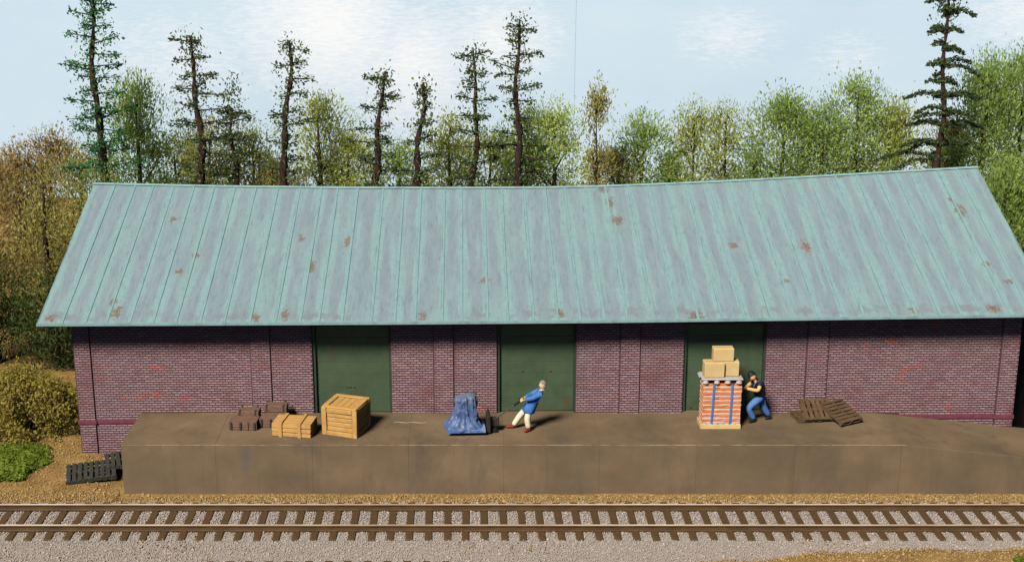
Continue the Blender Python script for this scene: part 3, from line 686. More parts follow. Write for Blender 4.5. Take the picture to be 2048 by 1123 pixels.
for i in range(NL):
    z0 = i * LH
    sack(-.60, .60, -.31, .31, z0, z0 + LH*.40, 'sack', M['sack_grey'], i*7+2)
    sack(-.597, .597, -.304, .304, z0 + LH*.41, z0 + LH*.99, 'sack', M['sack_orange'], i*11+3)
random.seed(11)
for xx, ln in ((-.27, -.03), (.30, -.02)):
    b = MB(); p = [(xx+ln, -.332, .0), (xx+ln*.3, -.336, .7), (xx, -.332, NL*LH)]
    for (q, r_) in zip(p[:-1], p[1:]):
        b.poly([(q[0]-.033, q[1], q[2]), (q[0]+.033, q[1], q[2]), (r_[0]+.033, r_[1], r_[2]), (r_[0]-.033, r_[1], r_[2]), (q[0]-.033, q[1]+.01, q[2]), (q[0]+.033, q[1]+.01, q[2]), (r_[0]+.033, r_[1]+.01, r_[2]), (r_[0]-.033, r_[1]+.01, r_[2])], [(0,1,2,3),(4,7,6,5),(0,4,5,1),(1,5,6,2),(2,6,7,3),(3,7,4,0)])
    b.box(xx-.033, xx+.033, -.332, .332, NL*LH+.012, NL*LH+.022); b.build('strap', M['strap'], ld)
    b = MB(); b.tube([(xx, -.33, NL*LH+.03), (xx, -.285, NL*LH+.03)], [.05, .05], 10); b.build('buckle', M['rubber'], ld)
# grey-white plastic pallet on top
zt_ = ZP + .163 + NL*LH + .03
wp = thing('plastic_pallet', 'grey white plastic pallet on top of the orange sacks', 'pallet', (cx - .02, cy - .02, zt_))
b = MB(); b.box(-.64, .64, -.36, .36, .105, .15); b.build('deck', M['slip_white'], wp, bevel=.012)
for i, x in enumerate((-.52, -.17, .17, .52)):
    for y_ in (-.28, 0, .27):
        b = MB(); b.tube([(x, y_, 0), (x, y_, .104)], [.10, .075], 10); b.build('foot', M['slip_white'], wp, smooth=False)
b = MB(); b.box(-.70, -.645, -.12, .22, .11, .17); b.build('lip', M['slip_white'], wp, bevel=.012)
zb = zt_ + .152
def carton(label, loc, rz, sx, sy, sz):
    t = thing('cardboard_carton', label, 'carton', loc, rz, 'cartons on the sack pallet')
    b = MB(); b.box(-sx/2, sx/2, -sy/2, sy/2, 0, sz); b.build('box', M['carton'], t, bevel=.03, seg=3, smooth=False)
    b = MB(); b.box(-sx/2+.03, sx/2-.03, -.035, .035, sz-.002, sz+.003); b.build('tape', M['carton_tape'], t)
    return t
carton('tan carton at the left front of the lower pair on the sacks', (cx - .27, cy - .06, zb), R(2), .62, .42, .48)
carton('tan carton behind on the right of the lower pair on the sacks', (cx + .285, cy + .07, zb), R(-1), .48, .42, .48)
carton('topmost tan carton, standing on the two others', (cx + .02, cy + .04, zb + .483), R(1), .64, .34, .42)
# loose pallets on the right
pallet('brown pallet lying flat, bottom one at the left of the pile by the wall', (10.98, 4.00, ZP), (0, 0, R(8)), M['pallet_brown'], .95, .80, 6)
pallet('brown pallet tilted against the wall with upright boards, left of the pair', (11.22, 3.97, ZP + .25), (R(31), 0, R(6)), M['pallet_brown'], 1.0, .85, 6)
pallet('brown pallet with crosswise boards, sloping down to the right from the pile', (11.95, 3.82, ZP + .23), (R(2), R(19), R(-62)), M['pallet_brown'], 1.1, .86, 7)
# dark pallets on the ground at the left
pallet('dark grey pallet propped on the ground left of the platform', (-11.75, 2.85, .19), (R(9), R(-3), R(13)), M['pallet_dark'], 1.55, 1.05, 9, 'dark pallets beside the platform')
pallet('dark grey pallet resting on the other one against the platform end', (-10.95, 3.45, .33), (R(4), R(-4), R(16)), M['pallet_dark'], 1.0, 1.0, 6, 'dark pallets beside the platform')

# ------------------------------------------------------------------ pallet jack and the tarp-covered load
jk = thing('pallet_jack', 'black hand pallet jack under the blue tarp load, pulled by the man in blue', 'pallet jack', (.72, 2.88, ZP), R(3))
for y_ in (-.22, .18):
    b = MB(); b.box(-1.20, .0, y_-.09, y_+.09, .07, .12); b.build('fork', M['black_metal'], jk, bevel=.012)
    b = MB(); b.tube([(-1.08, y_-.05, .04), (-1.08, y_+.05, .04)], .038, 10); b.build('roller', M['rubber'], jk)
b = MB(); b.box(-.06, .06, -.31, .27, .06, .60); b.build('frame', M['black_metal'], jk, bevel=.02)
b = MB(); b.box(-.02, .04, -.33, .29, .52, .64); b.build('crossbar', M['black_metal'], jk, bevel=.015)
b = MB(); b.box(.062, .34, -.12, .10, .20, .46); b.build('pump_housing', M['black_metal'], jk, bevel=.03, seg=2)
b = MB(); b.tube([(.20, -.01, .09), (.20, -.01, .21)], .05, 10); b.build('pump', M['black_metal'], jk)
for y_ in (-.12, .10):
    b = MB(); b.tube([(.20, y_-.035, .085), (.20, y_+.035, .085)], .085, 14); b.build('wheel', M['rubber'], jk)
hp = [(.25, -.02, .44), (.82, -.02, .86)]
b = MB(); b.tube(hp, .022, 8); b.build('handle', M['black_metal'], jk)
b = MB(); b.tube([(.80, -.02, .845), (.88, -.02, .905), (.97, -.02, .985)], [.035, .045, .035], 8); g_ = b.build('grip_head', M['rubber'], jk)
b = MB(); b.tube([(.98, -.17, 1.0), (.985, -.02, 1.005), (.98, .13, 1.0)], .02, 8); b.build('grip', M['rubber'], jk)
bp = thing('blue_pallet', 'blue pallet under the tarp load on the pallet jack', 'pallet', (.02, 2.86, ZP + .123), R(3))
b = MB(); b.box(-.60, .60, -.46, .46, .06, .10); b.build('deck', M['blue_board'], bp, bevel=.01)
for y_ in (-.41, 0, .41):
    b = MB(); b.box(-.60, .60, y_-.05, y_+.05, .0, .058); b.build('stringer', M['blue_board'], bp, bevel=.006)
# tarp: a cloth draped over a tall load, flaring at the hem
tp = thing('tarp_load', 'tall load wrapped in creased blue tarpaulin on the pallet jack', 'tarpaulin load', (.02, 2.86, ZP + .225), R(3))
NA, NH = 96, 40; V_ = []; F_ = []
def tarp_pt(a, t_):
    # t_ 0 hem .. 1 top edge of load .. rounded over to the centre
    ca, sa = math.cos(a), math.sin(a); q = 3.2
    k_ = (abs(ca)**q + abs(sa)**q) ** (-1/q)
    fl = (1 - t_) ** 4.0
    rx = .29 + .07*(1-t_) + .19 * fl + (.10*fl if ca < 0 else 0); ry = .26 + .06*(1-t_) + .14 * fl
    nv = Vector((ca*1.4, sa*1.4, t_*.9))
    fold = (.045 + .06*fl) * (mnoise.noise(nv*1.7 + Vector((5,0,0)))) + .022*(fl+.3)*math.sin(a*7 + 2.5*mnoise.noise(nv) + t_*2.2) + .016*math.sin(a*15 + 5*t_ + 4*mnoise.noise(nv*2))
    fold += .10 * (abs(mnoise.noise(Vector((ca*2.1+t_*1.5+3, sa*2.1, t_*2.6)))) - .2) + .06 * (abs(mnoise.noise(Vector((ca*4.6+t_*3, sa*4.6, t_*5.0)))) - .2)
    fold += .05 * max(0, mnoise.noise(Vector((ca*2+t_*2.5, sa*2, t_*2.2)))) 
    return Vector((ca*k_*(rx + fold) - .02 + .03*t_, sa*k_*(ry + fold), (.90 + .05*ca)*t_ + .02*mnoise.noise(nv*3)))
for h_ in range(NH):
    for a_ in range(NA):
        t_ = h_ / (NH - 8) if h_ <= NH - 8 else 1.0; p_ = tarp_pt(2*math.pi*a_/NA, t_)
        if h_ > NH - 8:
            u_ = (h_ - (NH - 8)) / 8; s_ = math.cos(u_*math.pi/2*.98); p_ = Vector((p_.x*s_, p_.y*s_, p_.z + .11*math.sin(u_*math.pi/2) + .018*mnoise.noise(p_*5)))
        if h_ == 0: p_.z = -.02 + .03*math.sin(a_*.8)
        V_.append(p_)
for h_ in range(NH-1):
    for a_ in range(NA): F_.append((h_*NA+a_, h_*NA+(a_+1) % NA, (h_+1)*NA+(a_+1) % NA, (h_+1)*NA+a_))
tm_ = MB(); tm_.poly(V_, F_ + [tuple(range((NH-1)*NA, NH*NA))]); tm_.build('tarpaulin', M['tarp'], tp, smooth=True)
b = MB(); b.box(-.18, .18, -.14, .14, .0, .9); b.build('load', M['carton'], tp)
for p_ in ([(-.60, -.30, .10), (-.30, -.42, .30), (-.12, -.36, .62), (-.05, -.31, .98)], [(.50, -.34, .07), (.22, -.42, .22), (.08, -.40, .50), (.12, -.33, .88), (.16, -.28, 1.02)]):
    pass

# ------------------------------------------------------------------ people
def skin_mesh(chains, sub=2):
    """chains: list of [(x,y,z,r[,ry]),...]; points at equal positions are welded. Returns an evaluated mesh"""
    verts = []; rad = []; edges = []
    def vid(p):
        for i, q in enumerate(verts):
            if (Vector(q) - Vector(p[:3])).length < 1e-4: return i
        verts.append(tuple(p[:3])); rad.append((p[3], p[4] if len(p) > 4 else p[3])); return len(verts) - 1
    for ch in chains:
        ids = [vid(p) for p in ch]
        edges += [(a, b) for a, b in zip(ids[:-1], ids[1:]) if a != b]
    me = bpy.data.meshes.new('skel'); me.from_pydata(verts, edges, [])
    o = bpy.data.objects.new('skel', me); C.objects.link(o)
    sm = o.modifiers.new('s', 'SKIN'); sm.use_smooth_shade = True
    for i, r_ in enumerate(rad): me.skin_vertices[0].data[i].radius = r_
    me.skin_vertices[0].data[0].use_root = True
    if sub:
        sb_ = o.modifiers.new('d', 'SUBSURF'); sb_.levels = sub
    dg = bpy.context.evaluated_depsgraph_get(); out = bpy.data.meshes.new_from_object(o.evaluated_get(dg))
    bpy.data.objects.remove(o); return out
def join_meshes(name, items):
    bm = bmesh.new()
    for me in items: bm.from_mesh(me)
    out = bpy.data.meshes.new(name); bm.to_mesh(out); bm.free()
    out.polygons.foreach_set('use_smooth', [True]*len(out.polygons)); return out
def head_mesh(c, face, r=.105):
    """c centre, face = unit vector the face looks along"""
    bm = bmesh.new(); bmesh.ops.create_uvsphere(bm, u_segments=24, v_segments=16, radius=1)
    for v in bm.verts:
        x, y, z = v.co; f_ = y   # local: +y is the face
        s = 1.0 + (-.16 * max(0, -z) if f_ < .4 else 0)
        v.co = Vector((x*.78*s, y*.92*(1 - .10*max(0, -z-.3)), z*1.22))
        if f_ > .75 and abs(x) < .16 and -.25 < z < .18: v.co.y += .17 * (1 - abs(x)/.2) * (1 if z < .05 else .5)
        if f_ > .6 and .18 < abs(x) < .45 and .0 < z < .25: v.co.y -= .06
        if f_ > .55 and abs(x) < .4 and z < -.62: v.co.y += .10
    for s_ in (-1, 1):
        bmesh.ops.create_uvsphere(bm, u_segments=8, v_segments=6, radius=.2, matrix=Matrix.Translation((s_*.80, -.02, .02)) @ Matrix.Diagonal((.45, .8, 1.25, 1)))
    q = Vector((0,1,0)).rotation_difference(Vector(face)).to_matrix().to_4x4()
    bmesh.ops.transform(bm, matrix=Matrix.Translation(c) @ q @ Matrix.Diagonal((r, r, r, 1)), verts=bm.verts)
    me = bpy.data.meshes.new('h'); bm.to_mesh(me); bm.free(); return me, Matrix.Translation(c) @ q @ Matrix.Diagonal((r, r, r, 1))
def cap_mesh(mat4, zcut, grow, brim=False, back=-.2):
    bm = bmesh.new(); bmesh.ops.create_uvsphere(bm, u_segments=24, v_segments=16, radius=1)
    for v in bm.verts: v.co = Vector((v.co.x*.80, v.co.y*.95, v.co.z*1.24)) * grow
    bmesh.ops.delete(bm, geom=[v for v in bm.verts if v.co.z < zcut + (v.co.y * -back if v.co.y > 0 else v.co.y * .55)], context='VERTS')
    if brim:
        m_ = bmesh.ops.create_cone(bm, cap_ends=True, segments=16, radius1=.72, radius2=.70, depth=.07, matrix=Matrix.Translation((0, .62, zcut+.12)) @ Matrix.Rotation(-.18, 4, 'X'))
    bmesh.ops.transform(bm, matrix=mat4, verts=bm.verts); me = bpy.data.meshes.new('c'); bm.to_mesh(me); bm.free()
    me.polygons.foreach_set('use_smooth', [True]*len(me.polygons)); return me
def hand_mesh(wrist, palm_end, side, curl, r=.0125):
    """palm plus five unequal curled fingers; side = across the palm, curl = direction the fingers close"""
    w_, p_ = Vector(wrist), Vector(palm_end); ax = (p_ - w_).normalized(); sd = Vector(side).normalized(); cu = Vector(curl).normalized()
    parts = [skin_mesh([[(*w_, .028, .024), (*(w_ + (p_-w_)*.5), .040, .024), (*p_, .040, .020)]], 1)]
    for i, L_ in enumerate((.068, .080, .074, .058)):
        b0 = p_ - ax*.012 + sd * (.030 - .020*i); a1 = b0 + ax*L_*.42 + cu*.008; a2 = a1 + ax*L_*.16 + cu*L_*.34; a3 = a2 - ax*L_*.16 + cu*L_*.22
        parts.append(skin_mesh([[(*b0, r), (*a1, r*.95), (*a2, r*.85), (*a3, r*.7)]], 1))
    b0 = w_ + (p_-w_)*.35 + sd*.032; a1 = b0 + sd*.030 + ax*.028 + cu*.014; a2 = a1 + ax*.034 + cu*.022 - sd*.006
    parts.append(skin_mesh([[(*b0, r*1.2), (*a1, r*1.1), (*a2, r*.85)]], 1))
    return parts
def rel(me, base):
    me.transform(Matrix.Translation(-Vector(base))); return me
def person(label, base): return thing('person', label, 'person', base)
def sub(v, dx=0, dy=0, dz=0): return (v[0]+dx, v[1]+dy, v[2]+dz)

# --- man in blue leaning back, pulling the jack handle
B1 = (1.80, 2.98, ZP); pr = person('man in blue coat and cream trousers leaning back as he pulls the jack handle', B1)
pel = (2.03, 2.98, 2.40); che = (2.24, 2.98, 2.72); nk = (2.385, 2.98, 2.93); hd = (2.415, 2.98, 3.095)
shN, shF = (2.32, 2.80, 2.855), (2.33, 3.15, 2.865); elN, elF = (2.10, 2.76, 2.735), (2.11, 3.14, 2.75); wrN, wrF = (1.83, 2.80, 2.665), (1.84, 2.98, 2.675)
paN, paF = (1.745, 2.81, 2.63), (1.752, 2.94, 2.638)
hF, kF, aF = (1.97, 3.07, 2.36), (1.715, 3.11, 2.02), (1.50, 3.13, 1.70); hB, kB, aB = (2.02, 2.89, 2.36), (1.93, 2.86, 2.02), (1.99, 2.87, 1.69)
body = [skin_mesh([[(*pel, .12, .09), (*che, .13, .09), (*nk, .055), (*sub(hd, -.01, 0, -.06), .05)], [(*che, .13, .09), (*shN, .05), (*elN, .042), (*wrN, .03)], [(*che, .13, .09), (*shF, .05), (*elF, .042), (*wrF, .03)],
                   [(*pel, .12, .09), (*hF, .08), (*kF, .055), (*aF, .04)], [(*pel, .12, .09), (*hB, .08), (*kB, .055), (*aB, .04)]], 1)]
hm, H4 = head_mesh(hd, Vector((-.97, -.1, -.06)).normalized(), .118); body.append(hm)
body += hand_mesh(wrN, paN, (0, .6, .8), (-.5, .35, -.8)) + hand_mesh(wrF, paF, (0, -.6, .8), (-.5, -.35, -.8))
obj('body', rel(join_meshes('body', body), B1), M['skin_pale'], pr)
coat = [skin_mesh([[(*sub(pel, -.005, 0, .0), .175, .16), (*che, .185, .14), (*sub(nk, -.02, 0, -.05), .085, .10)], [(*che, .185, .14), (*shN, .10), (*elN, .09), (*sub(wrN, .02, 0, .006), .072)], [(*che, .185, .14), (*shF, .10), (*elF, .09), (*sub(wrF, .02, 0, .006), .072)]], 2)]
sk_ = MB(); NR = 28; RG = [(2.11, 2.52, .165, .185), (2.06, 2.42, .175, .20), (2.01, 2.33, .185, .215), (1.965, 2.24, .20, .235), (1.955, 2.225, .185, .22), (1.96, 2.26, .16, .19)]
for i_, (xc, zc_, rx, ry) in enumerate(RG):
    for k_ in range(NR):
        a_ = 2*math.pi*k_/NR; fo = 1 + (.05*math.sin(a_*5+1) + .03*math.sin(a_*9))*min(1, i_/3)
        sk_.v.append((xc + rx*fo*math.cos(a_), 2.98 + ry*fo*math.sin(a_), zc_ - .32*rx*math.cos(a_)))
for i_ in range(len(RG)-1):
    for k_ in range(NR): sk_.f.append((i_*NR+k_, i_*NR+(k_+1) % NR, (i_+1)*NR+(k_+1) % NR, (i_+1)*NR+k_)); sk_.t.append(.5)
coat.append(sk_.mesh('skirt'))
obj('coat', rel(join_meshes('coat', coat), B1), M['coat'], pr)
b = MB(); b.tube([sub(nk, -.085, -.06, .0), sub(nk, -.06, -.085, .012), sub(nk, .0, -.09, .02), sub(nk, .06, -.05, .02), sub(nk, .07, .04, .02), sub(nk, 0, .09, .02), sub(nk, -.07, .06, .0)], .016, 6); c_ = b.mesh('collar'); obj('collar', rel(c_, B1), M['collar'], pr)
tr = [skin_mesh([[(*sub(pel, -.01, 0, -.02), .10, .09), (*hF, .105), (*kF, .105), (*sub(aF, .012, 0, -.005), .085)], [(*sub(pel, -.01, 0, -.02), .10, .09), (*hB, .105), (*kB, .108), (*sub(aB, 0, 0, -.005), .09)]], 2)]
obj('trousers', rel(join_meshes('trousers', tr), B1), M['trousers_cream'], pr)
obj('shoe', rel(join_meshes('shoe', [skin_mesh([[(*sub(aF, .07, 0, -.035), .058), (*sub(aF, -.05, 0, -.032), .066, .06), (*sub(aF, -.22, -.01, -.03), .05, .042)]], 2)]), B1), M['shoe_red'], pr)
obj('shoe', rel(join_meshes('shoe', [skin_mesh([[(*sub(aB, .05, .05, -.03), .058), (*sub(aB, -.04, -.04, -.03), .066, .06), (*sub(aB, -.14, -.15, -.042), .05, .04)]], 2)]), B1), M['shoe_red'], pr)
obj('hair', rel(cap_mesh(H4, .02, 1.05, back=-.62), B1), M['hair_grey'], pr)
for s_ in (-1, 1):
    e_ = bmesh.new(); bmesh.ops.create_uvsphere(e_, u_segments=8, v_segments=6, radius=.07, matrix=H4 @ Matrix.Translation((s_*.30, .80, .10))); me = bpy.data.meshes.new('eye'); e_.to_mesh(me); e_.free(); obj('eye', rel(me, B1), M['eye'], pr)

# --- man in black cap pushing the load
B2 = (9.40, 3.72, ZP); pr = person('man in black vest, cap and blue jeans leaning to push the sack load', B2)
pel = (9.36, 3.74, 2.44); che = (9.24, 3.70, 2.80); nk = (9.14, 3.68, 2.99); hd = (9.035, 3.66, 3.155)
shN, shF = (9.28, 3.52, 2.93), (9.20, 3.88, 2.93); elN, elF = (9.19, 3.34, 2.76), (9.03, 3.96, 2.76); wrN, wrF = (8.82, 3.40, 2.83), (8.79, 3.68, 2.68)
paN, paF = (8.725, 3.42, 2.875), (8.70, 3.64, 2.735)
hF, kF, aF = (9.30, 3.64, 2.40), (8.96, 3.60, 2.10), (9.17, 3.64, 1.71); hB, kB, aB = (9.40, 3.86, 2.38), (9.50, 3.88, 2.03), (9.72, 3.92, 1.72)
body = [skin_mesh([[(*pel, .12, .09), (*che, .13, .09), (*nk, .058), (*sub(hd, .03, 0, -.06), .052)], [(*che, .13, .09), (*shN, .08), (*elN, .07), (*wrN, .050)], [(*che, .13, .09), (*shF, .08), (*elF, .07), (*wrF, .050)],
                   [(*pel, .12, .09), (*hF, .08), (*kF, .06), (*aF, .04)], [(*pel, .12, .09), (*hB, .08), (*kB, .06), (*aB, .04)]], 1)]
hm, H4 = head_mesh(hd, Vector((-.88, -.36, -.32)).normalized(), .120); body.append(hm)
body += hand_mesh(wrN, paN, (0, .8, -.3), (-.55, .1, .3)) + hand_mesh(wrF, paF, (0, -.8, -.3), (-.55, -.1, .3))
obj('body', rel(join_meshes('body', body), B2), M['skin'], pr)
obj('vest', rel(join_meshes('vest', [skin_mesh([[(9.355, 3.735, 2.40, .20, .20), (*sub(che, .05, 0, -.16), .205, .205), (*sub(che, .01, 0, .03), .215, .20), (*sub(nk, .01, 0, -.06), .08, .085)], [(*sub(che, .01, 0, .03), .215, .20), (*shN, .112), (*sub(shN, -.05, -.10, -.095), .095)], [(*sub(che, .01, 0, .03), .215, .20), (*shF, .112), (*sub(shF, -.09, .04, -.09), .095)]], 2)]), B2), M['shirt_black'], pr)
obj('jeans', rel(join_meshes('jeans', [skin_mesh([[(*sub(pel, 0, 0, .03), .135, .125), (*hF, .142), (*kF, .115), (*sub(aF, 0, 0, -.01), .092)], [(*sub(pel, 0, 0, .03), .135, .125), (*hB, .142), (*kB, .115), (*sub(aB, -.005, 0, -.01), .092)]], 2)]), B2), M['jeans'], pr)
b = MB(); b.tube([(9.07, 3.50, 2.86), (9.13, 3.50, 2.98), (9.24, 3.52, 3.045), (9.34, 3.58, 3.0), (9.40, 3.64, 2.84)], .014, 6); obj('overall_strap', rel(b.mesh('strap'), B2), M['jeans'], pr)
obj('shoe', rel(join_meshes('shoe', [skin_mesh([[(*sub(aF, .07, .03, -.05), .06), (*sub(aF, -.04, -.02, -.05), .066, .06), (*sub(aF, -.19, -.10, -.06), .05, .04)]], 2)]), B2), M['shoe_black'], pr)
obj('shoe', rel(join_meshes('shoe', [skin_mesh([[(*sub(aB, .07, 0, -.03), .06), (*sub(aB, -.03, -.02, -.055), .066, .06), (*sub(aB, -.15, -.07, -.075), .05, .034)]], 2)]), B2), M['shoe_black'], pr)
cp = obj('cap', rel(cap_mesh(H4, -.06, 1.17, True, back=.0), B2), M['cap_black'], pr)
for s_ in (-1, 1):
    e_ = bmesh.new(); bmesh.ops.create_uvsphere(e_, u_segments=8, v_segments=6, radius=.07, matrix=H4 @ Matrix.Translation((s_*.30, .80, .10))); me = bpy.data.meshes.new('eye'); e_.to_mesh(me); e_.free(); obj('eye', rel(me, B2), M['eye'], pr)

# ------------------------------------------------------------------ trees and plants
rng = np.random.default_rng(5)
def leaf_mesh(name, Pn, Dn, L_, W_, tone, facing=.8):
    """pointed leaf dabs: base, side, tip, side"""
    n = len(Pn); Dn = Dn / np.maximum(np.linalg.norm(Dn, axis=1, keepdims=True), 1e-6)
    nr = rng.normal(0, .75, (n, 3)) + np.array([-.25, -facing, .35]); sd = np.cross(Dn, nr); sd /= np.maximum(np.linalg.norm(sd, axis=1, keepdims=True), 1e-6)
    L_ = (L_ * rng.lognormal(0, .3, n))[:, None]; W_ = (W_ * rng.lognormal(0, .3, n))[:, None]
    v = np.stack([Pn - Dn*L_*.5, Pn + sd*W_*.5 + Dn*L_*.05, Pn + Dn*L_*.5, Pn - sd*W_*.5 + Dn*L_*.05], 1).reshape(-1, 3)
    f = (np.arange(n)*4)[:, None] + np.arange(4)[None]
    return np_mesh(name, v, f, np.clip(tone, 0, 1))
def leaf_mat(name, a, b, c, dd=None):
    t = NT(name, .7, .12); st_ = [(0, a), (.45, b), (.85, c)]
    if dd: st_.append((1, dd))
    c_ = t.ramp(t.attr('tone'), st_); t.color(c_)
    tr = t.new('ShaderNodeBsdfTranslucent'); t.link(c_, tr.inputs[0]); mx = t.new('ShaderNodeMixShader'); mx.inputs[0].default_value = .42
    t.link(t.b.outputs[0], mx.inputs[1]); t.link(tr.outputs[0], mx.inputs[2]); t.link(mx.outputs[0], t.n['Material Output'].inputs['Surface']); return t.m
LM = {'olive': leaf_mat('olive_leaf', S(117,126,54), S(161,167,75), S(200,206,107), S(248,252,170)),
      'green': leaf_mat('green_leaf', S(88,112,49), S(134,158,73), S(178,200,103), S(232,245,154)),
      'brown': leaf_mat('russet_leaf', S(107,83,49), S(156,127,75), S(195,169,102), S(223,207,135)),
      'brownolive': leaf_mat('brown_olive_leaf', S(110,104,54), S(152,144,75), S(195,186,105), S(240,232,154)),
      'light': leaf_mat('light_green_leaf', S(126,142,62), S(171,190,90), S(209,221,120), S(250,255,172)),
      'dark': leaf_mat('shade_green_leaf', S(40,51,27), S(62,75,37), S(89,105,51), S(118,134,67)),  # deep green with the shade under the trees put into the colour
      'conifer': leaf_mat('conifer_needle', S(50,58,42), S(76,92,56), S(112,130,74), S(146,160,104)),
      'emerald': leaf_mat('emerald_needle', S(47,71,46), S(62,114,65), S(79,144,81), S(126,162,97)),
      'ochre': leaf_mat('ochre_leaf', S(132,116,50), S(164,146,66), S(186,170,88), S(208,194,120)),
      'moss': leaf_mat('moss_leaf', S(82,96,29), S(114,129,40), S(141,154,57), S(170,179,85)),
      }
def bushy(label, x, y, ztop, hw, col, zlow=.6, dens=1.0, grp='leafy trees behind the freight house', fray=1.0, name='leafy_tree', lf=(.165, .056), cone=.0, lean=0):
    t = thing(name, label, 'tree', (x, y, 0), 0, grp)
    H = ztop - zlow; K = int(46 * dens * H * hw / 7); K = max(K, 40)
    tt = rng.uniform(0, 1, K) ** 1.05
    prof_ = np.sqrt(np.clip(1 - tt ** (2.4 - cone), .02, 1)) * (1 - cone*.35*tt) * (1 + .22*np.sin(tt*9 + x))
    an = rng.uniform(0, 2*np.pi, K); rr = np.sqrt(rng.uniform(0, 1, K)) * hw * prof_ * 1.02
    cc = np.stack([rr*np.cos(an) + lean*tt, rr*np.sin(an)*.7, zlow + tt*H*.97], 1); ctone = rng.beta(2, 2, K)
    nl = int(70 * dens); n = K * nl; ci = np.repeat(np.arange(K), nl)
    sg = np.where(rng.uniform(size=n) < .8, .24, .40) * (.7 + .3*min(hw, 2))
    Pn = cc[ci] + rng.normal(0, 1, (n, 3)) * sg[:, None] * np.array([1, .8, 1.05])
    out = Pn - np.array([0, 0, zlow + H*.25]); out[:, 2] = np.abs(out[:, 2])*.5 + .8; Dn = out*np.array([1, .6, 1]) * .6 + rng.normal(0, .55, (n, 3))
    # thin strokes fraying past the top
    nf = int(300 * fray * hw); a2 = rng.uniform(-1, 1, nf); zf = ztop - H*.22*np.abs(a2)**1.5 + rng.uniform(-.35, .55, nf)
    Pf = np.stack([a2*hw*1.1 + lean, rng.normal(0, .3, nf)*hw, zf], 1); Df = np.stack([a2*.7, rng.normal(0, .2, nf), np.ones(nf)], 1) + rng.normal(0, .25, (nf, 3))
    tone = np.concatenate([ctone[ci]*.6 + rng.uniform(0, .45, n), rng.uniform(.2, .7, nf)])
    me = leaf_mesh('crown', np.concatenate([Pn, Pf]), np.concatenate([Dn, Df]), np.concatenate([np.full(n, lf[0]), np.full(nf, lf[0]*.8)]), np.concatenate([np.full(n, lf[1]), np.full(nf, lf[1]*.45)]), tone)
    obj('crown', me, LM[col], t)
    b = MB(); pts = [(lean*q*q + .06*math.sin(q*5+x), .05*math.cos(q*4), ztop*.92*q) for q in np.linspace(0, 1, 7)]; b.tube(pts, [.16*(1-.85*q)*max(.6, min(hw, 1.4)) for q in np.linspace(0, 1, 7)], 7); b.build('trunk', M['bark'], t, smooth=True)
    for i in range(7):
        q = rng.integers(0, K); e_ = cc[q]; z0 = max(.3, e_[2] - abs(e_[0])*.9 - .5); lb = MB(); lb.tube([(lean*(z0/ztop)**2, 0, z0), (e_[0]*.5, e_[1]*.5, (z0+e_[2])/2+.1), tuple(e_)], [.05, .035, .012], 5); lb.build('limb', M['bark'], t, smooth=True)
    return t
